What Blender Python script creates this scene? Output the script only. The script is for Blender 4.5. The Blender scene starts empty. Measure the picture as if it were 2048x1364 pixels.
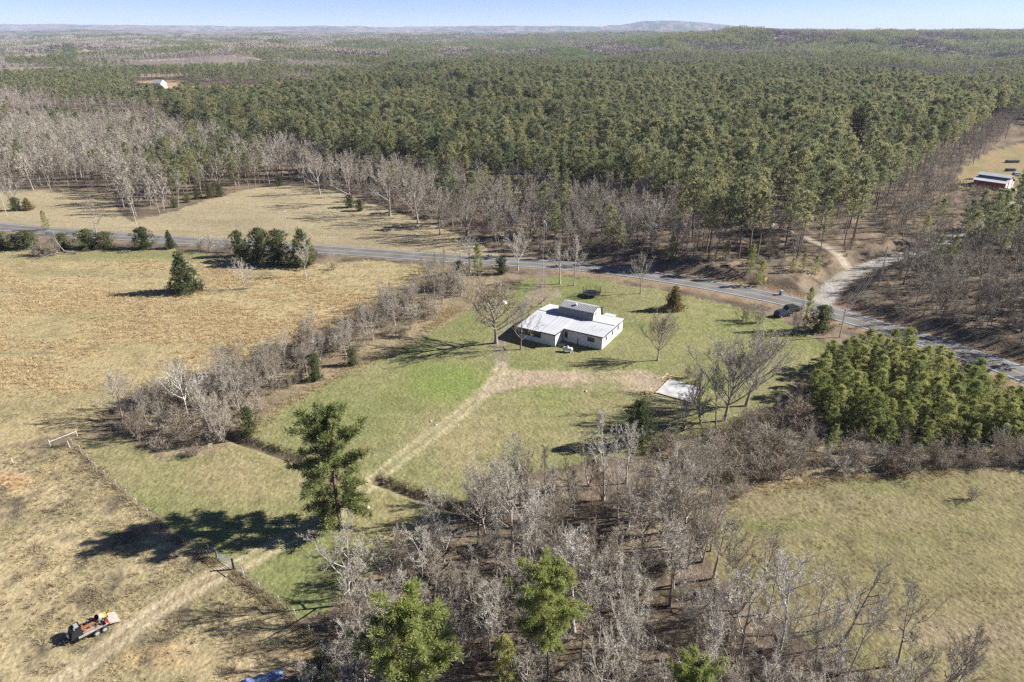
import bpy, math, random
import numpy as np
from mathutils import Vector, Matrix

# ------------------------------------------------------------------ camera, sky, sun
S = bpy.context.scene
COL = S.collection
H = 62.0                      # drone height above the lawn
PITCH = math.radians(24.5)
F = 1366.0                    # focal length in pixels of a 2048 px wide frame
cam = bpy.data.cameras.new('camera')
cam.sensor_width = 36.0
cam.lens = 36.0 * F / 2048.0
cam.clip_start = 0.5
cam.clip_end = 60000.0
camo = bpy.data.objects.new('camera', cam)
COL.objects.link(camo)
camo.location = (0, 0, H)
camo.rotation_euler = (math.radians(90) - PITCH, 0, 0)
S.camera = camo

SUN_EL, SUN_AZ = 31.0, 7.0    # azimuth measured from +X towards +Y
world = bpy.data.worlds.new('World')
S.world = world
world.use_nodes = True
wn = world.node_tree
for n in list(wn.nodes): wn.nodes.remove(n)
wo = wn.nodes.new('ShaderNodeOutputWorld')
wb = wn.nodes.new('ShaderNodeBackground')
wb.inputs["Strength"].default_value = 0.055
sk = wn.nodes.new('ShaderNodeTexSky')
sk.sky_type = 'NISHITA'
sk.sun_disc = False
sk.sun_elevation = math.radians(SUN_EL)
sk.sun_rotation = math.radians(90 - SUN_AZ)
sk.altitude = 300
sk.air_density = 0.55
sk.dust_density = 0.0
sk.ozone_density = 5.5
wt = wn.nodes.new('ShaderNodeMix'); wt.data_type = 'RGBA'; wt.blend_type = 'MULTIPLY'
wt.inputs[0].default_value = 1.0; wt.inputs[7].default_value = (1.02, 0.86, 0.90, 1)     # camera white balance
wn.links.new(sk.outputs[0], wt.inputs[6])
wn.links.new(wt.outputs[2], wb.inputs[0])
wn.links.new(wb.outputs[0], wo.inputs[0])
sl = bpy.data.lights.new('sun', 'SUN')
sl.energy = 5.0
sl.angle = math.radians(0.53)
sl.color = (1.0, 0.955, 0.89)
so = bpy.data.objects.new('sun', sl)
COL.objects.link(so)
e_, a_ = math.radians(SUN_EL), math.radians(SUN_AZ)
sdir = Vector((math.cos(e_) * math.cos(a_), math.cos(e_) * math.sin(a_), math.sin(e_)))
so.rotation_euler = sdir.to_track_quat('Z', 'Y').to_euler()
so.location = (300, 40, 250)
S.view_settings.view_transform = 'Standard'
S.view_settings.look = 'None'
S.view_settings.exposure = 1.46
S.view_settings.gamma = 1.0
S.view_settings.use_curve_mapping = False
S.render.engine = 'CYCLES'
cy = S.cycles
cy.max_bounces = 4
cy.diffuse_bounces = 3
cy.glossy_bounces = 2
cy.transmission_bounces = 2
cy.transparent_max_bounces = 4
cy.volume_bounces = 0
cy.use_denoising = False
cy.denoiser = 'OPENIMAGEDENOISE'
cy.denoising_input_passes = 'RGB_ALBEDO_NORMAL'
cy.use_adaptive_sampling = False
cy.filter_width = 1.4
S.render.use_persistent_data = False

# ------------------------------------------------------------------ geometry helpers
cp, sp = math.cos(PITCH), math.sin(PITCH)

def ray(px, py):
    u = px - 1024.0; v = 682.0 - py
    return (u, F * cp + v * sp, -F * sp + v * cp)

def flat(px, py, z=0.0):
    """point of the level z seen at a pixel of the photograph"""
    d = ray(px, py); t = (z - H) / d[2]
    return (d[0] * t, d[1] * t)

def project(x, y, z):
    dx, dy, dz = x, y, z - H
    w = dy * cp - dz * sp
    w = np.where(np.abs(w) < 1e-6, 1e-6, w)
    up = dy * sp + dz * cp
    return 1024 + F * dx / w, 682 - F * up / w, w

def hash2(ix, iy, seed):
    h = np.sin(ix * 127.1 + iy * 311.7 + seed * 74.7) * 43758.5453
    return h - np.floor(h)

def vnoise(x, y, seed=0):
    ix, iy = np.floor(x), np.floor(y)
    fx, fy = x - ix, y - iy
    fx = fx * fx * (3 - 2 * fx); fy = fy * fy * (3 - 2 * fy)
    a, b = hash2(ix, iy, seed), hash2(ix + 1, iy, seed)
    c, d = hash2(ix, iy + 1, seed), hash2(ix + 1, iy + 1, seed)
    return (a * (1 - fx) + b * fx) * (1 - fy) + (c * (1 - fx) + d * fx) * fy

def fbm(x, y, seed=0, octv=4):
    s, a, t = 0.0, 0.5, 0.0
    for i in range(octv):
        s = s + a * vnoise(x, y, seed + i * 13.7)
        t += a; a *= 0.5; x = x * 2.03 + 5.1; y = y * 2.03 - 3.3
    return s / t

def sstep(a, b, x):
    t = np.clip((x - a) / (b - a), 0, 1)
    return t * t * (3 - 2 * t)

def catmull(pts, step=2.0):
    P = [np.array(p, float) for p in pts]
    P = [2 * P[0] - P[1]] + P + [2 * P[-1] - P[-2]]
    out = []
    for i in range(1, len(P) - 2):
        n = max(2, int(np.linalg.norm(P[i + 1] - P[i]) / step))
        for k in range(n):
            t = k / n
            out.append(0.5 * ((2 * P[i]) + (-P[i - 1] + P[i + 1]) * t + (2 * P[i - 1] - 5 * P[i] + 4 * P[i + 1] - P[i + 2]) * t * t
                              + (-P[i - 1] + 3 * P[i] - 3 * P[i + 1] + P[i + 2]) * t ** 3))
    out.append(P[-2])
    return np.array(out)

def line_dist(x, y, pl):
    """distance to a polyline and signed side, chunk free"""
    d = np.full(np.shape(x), 1e9); sd = np.zeros(np.shape(x))
    for i in range(len(pl) - 1):
        a, b = pl[i], pl[i + 1]
        ab = b - a; L2 = ab @ ab
        t = np.clip(((x - a[0]) * ab[0] + (y - a[1]) * ab[1]) / L2, 0, 1)
        ex, ey = x - a[0] - t * ab[0], y - a[1] - t * ab[1]
        dd = np.hypot(ex, ey)
        m = dd < d
        d = np.where(m, dd, d)
        sd = np.where(m, ab[0] * ey - ab[1] * ex, sd)
    return d, sd

def inpoly(px, py, poly):
    r = np.zeros(np.shape(px), bool)
    n = len(poly)
    for i in range(n):
        x1, y1 = poly[i]; x2, y2 = poly[(i + 1) % n]
        if y1 == y2: continue
        c = ((y1 > py) != (y2 > py)) & (px < (x2 - x1) * (py - y1) / (y2 - y1) + x1)
        r ^= c
    return r

def gl(pl, step=2.0):
    return catmull([flat(*p) for p in pl], step)

# ------------------------------------------------------------------ lines and areas read off the photograph
ROAD = gl([(-900, 372), (-500, 409), (-200, 437), (0, 454), (156, 467), (351, 480), (639, 498.5), (860, 514), (988, 522), (1060, 526),
           (1160, 534), (1238, 542), (1370, 562), (1495, 585), (1600, 608), (1671, 628), (1797, 665), (2003, 732), (2200, 815), (2500, 950)], 2.0)
ROADC = ROAD[::4]
LANE = gl([(1640, 622), (1652, 592), (1680, 562), (1718, 540), (1790, 516), (1850, 500), (1925, 472), (1985, 437), (2045, 402), (2120, 385)], 2.0)
WOODTRACK = gl([(1705, 540), (1650, 507), (1600, 484), (1560, 467), (1530, 450), (1505, 430), (1488, 412)], 2.0)
DRIVE = gl([(1078, 530), (1084, 552), (1078, 575), (1062, 596), (1045, 622), (1022, 652), (1003, 676), (1000, 700), (1004, 735)], 1.5)
TRACK = gl([(1004, 730), (985, 765), (950, 800), (880, 856), (770, 940), (690, 1008), (600, 1062), (520, 1105), (450, 1142), (340, 1205),
            (240, 1275), (130, 1364), (20, 1450), (-60, 1530)], 1.5)
YARDTRACK = gl([(1010, 742), (1080, 752), (1180, 756), (1290, 762), (1350, 772)], 1.5)
DITCH1 = gl([(440, 862), (480, 880), (520, 893), (560, 906), (610, 922)], 1.0)
DITCH2 = gl([(752, 958), (790, 972), (850, 994), (905, 1012), (960, 1022)], 1.0)
CUT = gl([(1735, 500), (1712, 420), (1700, 330), (1693, 250), (1690, 210)], 6.0)

A_LAWN = [(140, 886), (240, 868), (330, 925), (450, 895), (505, 862), (560, 812), (640, 772), (720, 732), (830, 682), (905, 640), (950, 610), (1000, 575), (1075, 552),
          (1180, 556), (1300, 577), (1420, 600), (1560, 636), (1610, 668), (1660, 690), (1630, 735), (1560, 790), (1520, 850), (1400, 880),
          (1310, 905), (1150, 925), (1010, 965), (910, 1030), (760, 1130), (660, 1225), (590, 1240), (520, 1185), (440, 1125), (360, 1075), (250, 985), (190, 935)]
A_PASTURE = [(-900, 470), (-200, 490), (0, 500), (200, 500), (345, 497), (480, 515), (620, 528), (740, 520), (850, 535), (890, 560), (800, 600), (700, 640), (560, 700),
             (400, 740), (250, 790), (190, 850), (0, 895), (-300, 960), (-900, 1120)]
A_ROUGH = [(-900, 1130), (-300, 965), (0, 900), (140, 888), (190, 938), (250, 988), (360, 1078), (440, 1128), (520, 1188), (590, 1243), (640, 1300), (560, 1364), (380, 1480), (-900, 2200)]
A_HAY = [(-900, 352), (-400, 380), (-100, 385), (60, 383), (150, 378), (225, 384), (236, 424), (262, 442), (330, 428), (420, 398), (500, 378), (560, 371), (640, 376), (705, 393),
         (765, 415), (830, 438), (900, 462), (985, 500), (1000, 520), (850, 512), (640, 497), (350, 478), (0, 452), (-200, 435), (-900, 370)]
A_MEADOW = [(1440, 1040), (1455, 1010), (1500, 985), (1600, 966), (1750, 952), (1900, 945), (2200, 935), (2900, 930), (2900, 2000), (2100, 1800), (1900, 1520), (1780, 1380), (1660, 1310), (1540, 1220), (1440, 1160), (1400, 1100)]
A_BARNYARD = [(1905, 372), (1935, 330), (1985, 300), (2060, 285), (2300, 285), (2300, 420), (2060, 425), (1990, 395)]
A_CLEAR = [(262, 178), (285, 162), (345, 160), (420, 172), (640, 165), (655, 172), (540, 192), (430, 200), (340, 208), (285, 200)]
A_BAREYARD = [(990, 735), (1060, 742), (1290, 738), (1330, 752), (1330, 790), (1180, 775), (1050, 770), (985, 790), (960, 800)]
A_PARK = [(1050, 590), (1085, 572), (1120, 575), (1130, 590), (1085, 607), (1060, 612)]

RIDGES = [
    # distance, half width, crest rows of the photograph by column, canopy height to leave for the trees
    (1250, 330, [(-600, 110), (0, 120), (200, 126), (400, 140), (520, 175), (2700, 190)], 12),
    (1750, 240, [(-600, 175), (700, 170), (820, 120), (960, 101), (1060, 93), (1160, 103), (1240, 135), (1300, 160), (2700, 170)], 8),
    (1500, 300, [(-600, 200), (1250, 190), (1380, 140), (1500, 108), (1650, 98), (1850, 104), (1980, 100), (2100, 92), (2700, 90)], 14),
    (2400, 380, [(-600, 84), (0, 86), (200, 92), (420, 88), (640, 82), (760, 90), (1000, 96), (1150, 88), (1280, 74), (1400, 63), (1470, 57), (1560, 54), (1660, 55),
                 (1740, 61), (1800, 58), (1900, 61), (1960, 60), (2048, 55), (2300, 52), (2700, 52)], 19),
    (3900, 600, [(-600, 72), (0, 76), (200, 72), (420, 75), (640, 71), (800, 77), (1000, 72), (1200, 70), (1400, 66), (2700, 60)], 12),
    (7000, 1200, [(-600, 60), (0, 62), (150, 59), (400, 64), (700, 65), (1000, 66), (1200, 64), (1500, 62), (2700, 60)], 0),
    (13000, 1900, [(-600, 50), (0, 49), (120, 48), (240, 50.5), (420, 52), (560, 53.5), (640, 52), (760, 54), (900, 52.5), (1040, 52), (1200, 53), (1250, 49), (1280, 44),
                   (1310, 41.5), (1350, 42.5), (1390, 44.5), (1420, 46.5), (1455, 50), (1500, 56), (1700, 59), (1850, 60), (1930, 58), (2000, 58.5), (2100, 56), (2700, 55)], 0),
]
ROW0 = 682 - F * math.tan(PITCH)
KROW = F / cp / cp

def hills(x, y):
    yy = np.maximum(y, 1.0)
    col = 1024 + F * x / (yy * cp)
    z = np.zeros(np.shape(x))
    far = np.maximum(yy, 1)
    base = np.zeros(np.shape(x))
    for D, w, prof, can in RIDGES:
        c = np.interp(col, [p[0] for p in prof], [p[1] for p in prof])
        wob = (fbm(x / (D * 0.10), y / (D * 0.10), D, 3) - 0.5)
        Dd = D + wob * w * 1.5
        zc = H - D * (c - ROW0) / KROW - can
        zc = np.maximum(zc, 0.0)
        g = np.exp(-((yy - Dd) / w) ** 2)
        z = np.maximum(z, zc * g * (1 + 0.0 * wob)) + 0.12 * np.minimum(z, zc * g)
    z = z + sstep(900, 1700, yy) * (1 - .65 * sstep(1900, 2500, yy)) * (fbm(x / 300.0, y / 300.0, 5, 3) - 0.5) * 84
    return z * sstep(600, 1000, yy)

def terrain(x, y):
    x = np.asarray(x, float); y = np.asarray(y, float)
    near = (y < 420) & (y > 10) & (np.abs(x) < 420)
    z = hills(x, y)
    u = (fbm(x / 38.0, y / 38.0, 3, 3) - 0.5) * 0.9
    if near.any():
        xs, ys = x[near], y[near]
        dr, side = line_dist(xs, ys, ROADC)
        dl, _ = line_dist(xs, ys, LANE[::3])
        k = sstep(6, 16, np.minimum(dr, dl + 2))
        zz = u[near] * k
        # wooded cut bank beyond the road
        bank = sstep(1130, 1300, 1024 + F * xs / (ys * cp + H * sp)) * (side > 0)
        zz = zz + bank * sstep(5.2, 11.0, np.minimum(dr, dl + 2.2)) * 1.9
        z[near] = z[near] + zz
        for D in (DITCH1, DITCH2):
            dd, _ = line_dist(xs, ys, D[::2])
            z[near] = z[near] - 0.95 * np.exp(-(dd / 0.85) ** 2)
    return z

def T(x, y):
    return float(terrain(np.array([x]), np.array([y]))[0])

def at(px, py):
    """ground point seen at a pixel"""
    z = 0.0
    for _ in range(6):
        x, y = flat(px, py, z)
        z = T(x, y)
    return Vector((x, y, z))

def height_of(p, ytop):
    d = ray(1024, ytop)
    return H + p[1] * d[2] / d[1] - p[2]

# ------------------------------------------------------------------ materials
MATS = {}
def nodemat(name):
    m = bpy.data.materials.new(name); m.use_nodes = True
    nt = m.node_tree
    b = nt.nodes['Principled BSDF']
    MATS[name] = m
    return m, nt, b

def N(nt, t, **kw):
    n = nt.nodes.new(t)
    for k, v in kw.items(): setattr(n, k, v)
    return n

def simple(name, col, rough=0.7, metal=0.0, var=0.0, scale=3.0, spec=0.3, coat=0.0):
    m, nt, b = nodemat(name)
    b.inputs['Roughness'].default_value = rough
    b.inputs['Metallic'].default_value = metal
    b.inputs['Specular IOR Level'].default_value = spec
    if coat: b.inputs['Coat Weight'].default_value = coat
    if var:
        tc = N(nt, 'ShaderNodeTexCoord'); no = N(nt, 'ShaderNodeTexNoise')
        no.inputs['Scale'].default_value = scale; no.inputs['Detail'].default_value = 6
        nt.links.new(tc.outputs['Object'], no.inputs['Vector'])
        mr = N(nt, 'ShaderNodeMapRange')
        mr.inputs[1].default_value = 0.3; mr.inputs[2].default_value = 0.7
        mr.inputs[3].default_value = 1 - var; mr.inputs[4].default_value = 1 + var
        nt.links.new(no.outputs[0], mr.inputs[0])
        mx = N(nt, 'ShaderNodeMix', data_type='RGBA', blend_type='MULTIPLY')
        mx.inputs[0].default_value = 1.0
        mx.inputs[6].default_value = (*col, 1)
        nt.links.new(mr.outputs[0], mx.inputs[7])
        nt.links.new(mx.outputs[2], b.inputs['Base Color'])
    else:
        b.inputs['Base Color'].default_value = (*col, 1)
    return m

def plantmat(name, c1, c2, trans=0.0, rough=0.75, noise=1.2, spread=1.0):
    """colour varies from tree to tree and from tuft to tuft"""
    m, nt, b = nodemat(name)
    b.inputs['Roughness'].default_value = rough
    b.inputs['Specular IOR Level'].default_value = 0.15
    oi = N(nt, 'ShaderNodeObjectInfo')
    ge = N(nt, 'ShaderNodeNewGeometry')
    no = N(nt, 'ShaderNodeTexNoise')
    no.inputs['Scale'].default_value = noise; no.inputs['Detail'].default_value = 2
    nt.links.new(ge.outputs['Position'], no.inputs['Vector'])
    ma = N(nt, 'ShaderNodeMath', operation='ADD')
    mm = N(nt, 'ShaderNodeMath', operation='MULTIPLY_ADD')
    mm.inputs[1].default_value = 1.1; mm.inputs[2].default_value = -0.55
    nt.links.new(no.outputs[0], mm.inputs[0])
    ms = N(nt, 'ShaderNodeMath', operation='MULTIPLY_ADD')
    ms.inputs[1].default_value = spread; ms.inputs[2].default_value = 0.5 - 0.5 * spread
    nt.links.new(oi.outputs['Random'], ms.inputs[0])
    nt.links.new(ms.outputs[0], ma.inputs[0]); nt.links.new(mm.outputs[0], ma.inputs[1])
    mx = N(nt, 'ShaderNodeMix', data_type='RGBA')
    mx.clamp_factor = True
    mx.inputs[6].default_value = (*c1, 1); mx.inputs[7].default_value = (*c2, 1)
    nt.links.new(ma.outputs[0], mx.inputs[0])
    nt.links.new(mx.outputs[2], b.inputs['Base Color'])
    if trans:
        tr = N(nt, 'ShaderNodeBsdfTranslucent')
        nt.links.new(mx.outputs[2], tr.inputs[0])
        ms2 = N(nt, 'ShaderNodeMixShader'); ms2.inputs[0].default_value = trans
        nt.links.new(b.outputs[0], ms2.inputs[1]); nt.links.new(tr.outputs[0], ms2.inputs[2])
        nt.links.new(ms2.outputs[0], nt.nodes['Material Output'].inputs[0])
    return m

def groundmat():
    m, nt, b = nodemat('ground')
    b.inputs['Roughness'].default_value = 0.95
    b.inputs['Specular IOR Level'].default_value = 0.05
    at_ = N(nt, 'ShaderNodeAttribute', attribute_name='soil')
    ge = N(nt, 'ShaderNodeNewGeometry')
    col = at_.outputs['Color']
    for sc, lo, hi in ((0.55, 0.78, 1.22), (2.3, 0.72, 1.28)):
        no = N(nt, 'ShaderNodeTexNoise')
        no.inputs['Scale'].default_value = sc; no.inputs['Detail'].default_value = 5; no.inputs['Roughness'].default_value = 0.65
        nt.links.new(ge.outputs['Position'], no.inputs['Vector'])
        mr = N(nt, 'ShaderNodeMapRange')
        mr.inputs[1].default_value = 0.3; mr.inputs[2].default_value = 0.7
        mr.inputs[3].default_value = lo; mr.inputs[4].default_value = hi
        nt.links.new(no.outputs[0], mr.inputs[0])
        mx = N(nt, 'ShaderNodeMix', data_type='RGBA', blend_type='MULTIPLY')
        mx.inputs[0].default_value = 1.0
        nt.links.new(col, mx.inputs[6]); nt.links.new(mr.outputs[0], mx.inputs[7])
        col = mx.outputs[2]
    nt.links.new(col, b.inputs['Base Color'])
    n2 = N(nt, 'ShaderNodeTexNoise'); n2.inputs['Scale'].default_value = 1.6; n2.inputs['Detail'].default_value = 6
    nt.links.new(ge.outputs['Position'], n2.inputs['Vector'])
    bu = N(nt, 'ShaderNodeBump'); bu.inputs['Strength'].default_value = 0.6; bu.inputs['Distance'].default_value = 0.35
    nt.links.new(n2.outputs[0], bu.inputs['Height']); nt.links.new(bu.outputs[0], b.inputs['Normal'])
    return m

M_GROUND = groundmat()
M_PINE = plantmat('pine_needles', (0.140, 0.168, 0.088), (0.310, 0.298, 0.148), 0.5, noise=0.10, spread=0.9)
M_PINEFAR = plantmat('pine_far', (0.150, 0.175, 0.090), (0.290, 0.285, 0.140), 0.5, noise=0.05, spread=0.7)
M_PINENEAR = plantmat('pine_near', (0.180, 0.220, 0.066), (0.315, 0.335, 0.110), 0.45, noise=0.8, spread=0.5)
M_YOUNG = plantmat('young_needles', (0.200, 0.238, 0.078), (0.360, 0.362, 0.135), 0.5, noise=0.5)
M_PLANT = plantmat('plantation', (0.130, 0.165, 0.078), (0.220, 0.245, 0.112), 0.4, noise=0.03)
M_CEDAR = plantmat('cedar_foliage', (0.090, 0.108, 0.048), (0.165, 0.170, 0.075), 0.4, noise=0.9)
M_GOLD = plantmat('gold_foliage', (0.120, 0.115, 0.040), (0.210, 0.170, 0.065), 0.35, noise=0.9)
M_BARK = plantmat('bark', (0.160, 0.136, 0.115), (0.320, 0.285, 0.250), 0, noise=2.0)
M_PALE = plantmat('bark_pale', (0.290, 0.265, 0.235), (0.470, 0.440, 0.400), 0, noise=2.0)
M_PINEBARK = plantmat('bark_pine', (0.120, 0.085, 0.065), (0.220, 0.170, 0.140), 0, noise=2.0)
M_TWIG = plantmat('twigs', (0.262, 0.234, 0.184), (0.420, 0.382, 0.312), 0, noise=0.6)
M_TWIGPALE = plantmat('twigs_pale', (0.350, 0.320, 0.265), (0.505, 0.468, 0.398), 0, noise=0.6)
M_TWIGDARK = plantmat('twigs_dark', (0.185, 0.152, 0.108), (0.310, 0.262, 0.192), 0, noise=0.6)
M_TWIGTAN = plantmat('twigs_tan', (0.280, 0.225, 0.160), (0.400, 0.335, 0.250), 0, noise=0.6)
M_WOODFAR = plantmat('bare_far', (0.250, 0.215, 0.178), (0.370, 0.330, 0.280), 0, noise=0.03)
M_SEDGE = plantmat('sedge', (0.390, 0.295, 0.160), (0.510, 0.410, 0.245), 0.3, noise=0.2)
M_DRY = plantmat('dry_grass', (0.300, 0.250, 0.140), (0.440, 0.370, 0.225), 0.3, noise=0.2)
M_WEED = plantmat('weeds', (0.110, 0.085, 0.060), (0.200, 0.155, 0.110), 0.1, noise=0.4)

M_ASPH = simple('asphalt', (0.120, 0.119, 0.120), 0.85, var=0.26, scale=0.22)
M_WHITE = simple('white_line', (0.50, 0.50, 0.50), 0.7, var=0.12, scale=2)
M_YELLOW = simple('yellow_line', (0.46, 0.30, 0.07), 0.7, var=0.12, scale=2)

# ------------------------------------------------------------------ object helpers
def link(name, me, parent=None):
    o = bpy.data.objects.new(name, me)
    COL.objects.link(o)
    if parent is not None: o.parent = parent
    return o

def tag(o, label=None, cat=None, group=None, kind=None):
    if label: o['label'] = label
    if cat: o['category'] = cat
    if group: o['group'] = group
    if kind: o['kind'] = kind
    return o

def thing(name, label, cat, loc=(0, 0, 0), rot=0.0, group=None):
    o = link(name, None)
    o.location = loc; o.rotation_euler = (0, 0, rot)
    return tag(o, label, cat, group)

def meshnp(name, V, Fc, mats, midx=None, smooth=False):
    """V (n,3), Fc (m,k) numpy"""
    me = bpy.data.meshes.new(name)
    V = np.asarray(V, np.float32); Fc = np.asarray(Fc, np.int32)
    k = Fc.shape[1]
    me.vertices.add(len(V)); me.vertices.foreach_set('co', V.ravel())
    me.loops.add(Fc.size); me.loops.foreach_set('vertex_index', Fc.ravel())
    me.polygons.add(len(Fc)); me.polygons.foreach_set('loop_start', np.arange(0, Fc.size, k, dtype=np.int32))
    for m in mats: me.materials.append(m)
    if midx is not None: me.polygons.foreach_set('material_index', np.asarray(midx, np.int32))
    me.polygons.foreach_set('use_smooth', np.full(len(Fc), smooth))
    me.update(calc_edges=True)
    return me

class MB:
    """collects shapes in local coordinates, linked as one mesh object"""
    def __init__(s): s.v = []; s.f = []
    def add(s, vs, fs):
        o = len(s.v); s.v += [tuple(v) for v in vs]; s.f += [tuple(i + o for i in f) for f in fs]; return s
    def box(s, x0, x1, y0, y1, z0, z1, M=None):
        vs = [Vector((x, y, z)) for z in (z0, z1) for y in (y0, y1) for x in (x0, x1)]
        if M is not None: vs = [M @ v for v in vs]
        return s.add(vs, [(0, 2, 3, 1), (4, 5, 7, 6), (0, 1, 5, 4), (2, 6, 7, 3), (0, 4, 6, 2), (1, 3, 7, 5)])
    def bar(s, a, b, r, n=6, r2=None):
        a, b = Vector(a), Vector(b); d = (b - a).normalized()
        q = d.to_track_quat('Z', 'Y'); r2 = r if r2 is None else r2
        vs = []
        for p, rr in ((a, r), (b, r2)):
            for i in range(n):
                t = 2 * math.pi * i / n
                vs.append(p + q @ Vector((rr * math.cos(t), rr * math.sin(t), 0)))
        fs = [(i, (i + 1) % n, n + (i + 1) % n, n + i) for i in range(n)] + [tuple(range(n - 1, -1, -1)), tuple(range(n, 2 * n))]
        return s.add(vs, fs)
    def lathe(s, prof, M=None, n=16):
        """prof list of (r, z)"""
        vs = []
        for r, z in prof:
            for i in range(n):
                t = 2 * math.pi * i / n
                v = Vector((r * math.cos(t), r * math.sin(t), z))
                vs.append(M @ v if M is not None else v)
        fs = []
        for k in range(len(prof) - 1):
            for i in range(n):
                j = (i + 1) % n
                fs.append((k * n + i, k * n + j, (k + 1) * n + j, (k + 1) * n + i))
        return s.add(vs, fs)
    def slab(s, pts, th):
        """planar polygon thickened downwards"""
        n = len(pts)
        P = [Vector(p) for p in pts]
        vs = P + [p - Vector((0, 0, th)) for p in P]
        return s.add(vs, [tuple(range(n)), tuple(range(2 * n - 1, n - 1, -1))] + [(i, n + i, n + (i + 1) % n, (i + 1) % n) for i in range(n)])
    def extrude_x(s, yz, x0, x1):
        n = len(yz)
        vs = [(x0, y, z) for y, z in yz] + [(x1, y, z) for y, z in yz]
        return s.add(vs, [tuple(range(n - 1, -1, -1)), tuple(range(n, 2 * n))] + [(i, (i + 1) % n, n + (i + 1) % n, n + i) for i in range(n)])
    def mesh(s, name, mat):
        me = bpy.data.meshes.new(name)
        me.from_pydata(s.v, [], s.f); me.materials.append(mat); me.update()
        return me
    def build(s, name, mat, parent=None, smooth=False, label=None):
        me = s.mesh(name, mat)
        bmesh_fix(me)
        if smooth: me.polygons.foreach_set('use_smooth', [True] * len(me.polygons))
        o = link(name, me, parent)
        if label: o['label'] = label
        return o

import bmesh
def bmesh_fix(me):
    b = bmesh.new(); b.from_mesh(me)
    bmesh.ops.recalc_face_normals(b, faces=b.faces)
    b.to_mesh(me); b.free()

def asset(name, me):
    """source mesh for scattering, not part of the scene itself"""
    return bpy.data.objects.new(name, me)

def scatter(name, P, scl, rot, assets, label, kind='stuff'):
    """one object that carries many copies of a few meshes"""
    n = len(P)
    if n == 0: return None
    me = bpy.data.meshes.new(name)
    me.vertices.add(n); me.vertices.foreach_set('co', np.asarray(P, np.float32).ravel())
    a = me.attributes.new('scl', 'FLOAT_VECTOR', 'POINT'); a.data.foreach_set('vector', np.asarray(scl, np.float32).ravel())
    a = me.attributes.new('rot', 'FLOAT_VECTOR', 'POINT'); a.data.foreach_set('vector', np.asarray(rot, np.float32).ravel())
    rs = np.random.RandomState(n)
    a = me.attributes.new('pick', 'INT', 'POINT'); a.data.foreach_set('value', rs.randint(0, len(assets), n).astype(np.int32))
    o = link(name, me)
    tag(o, label, None, None, kind)
    ng = bpy.data.node_groups.new(name, 'GeometryNodeTree')
    ng.interface.new_socket('Geometry', in_out='INPUT', socket_type='NodeSocketGeometry')
    ng.interface.new_socket('Geometry', in_out='OUTPUT', socket_type='NodeSocketGeometry')
    gi = ng.nodes.new('NodeGroupInput'); go = ng.nodes.new('NodeGroupOutput')
    ip = ng.nodes.new('GeometryNodeInstanceOnPoints')
    ti = ng.nodes.new('GeometryNodeGeometryToInstance')
    for s_ in assets:
        oi = ng.nodes.new('GeometryNodeObjectInfo')
        oi.inputs['Object'].default_value = s_
        ng.links.new(oi.outputs['Geometry'], ti.inputs[0])
    def na(nm, ty):
        x = ng.nodes.new('GeometryNodeInputNamedAttribute'); x.data_type = ty
        x.inputs['Name'].default_value = nm
        return x.outputs['Attribute']
    ng.links.new(gi.outputs[0], ip.inputs['Points'])
    ng.links.new(ti.outputs[0], ip.inputs['Instance'])
    ip.inputs['Pick Instance'].default_value = True
    ng.links.new(na('pick', 'INT'), ip.inputs['Instance Index'])
    ng.links.new(na('rot', 'FLOAT_VECTOR'), ip.inputs['Rotation'])
    ng.links.new(na('scl', 'FLOAT_VECTOR'), ip.inputs['Scale'])
    ng.links.new(ip.outputs[0], go.inputs[0])
    md = o.modifiers.new('scatter', 'NODES'); md.node_group = ng
    return o

# ------------------------------------------------------------------ the ground
AREAS = ['ground', 'lawn', 'pasture', 'rough_pasture', 'hay_field', 'meadow', 'barn_yard', 'clearing', 'dirt_track', 'driveway', 'gravel_lane', 'creek_ditch', 'hills']

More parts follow.
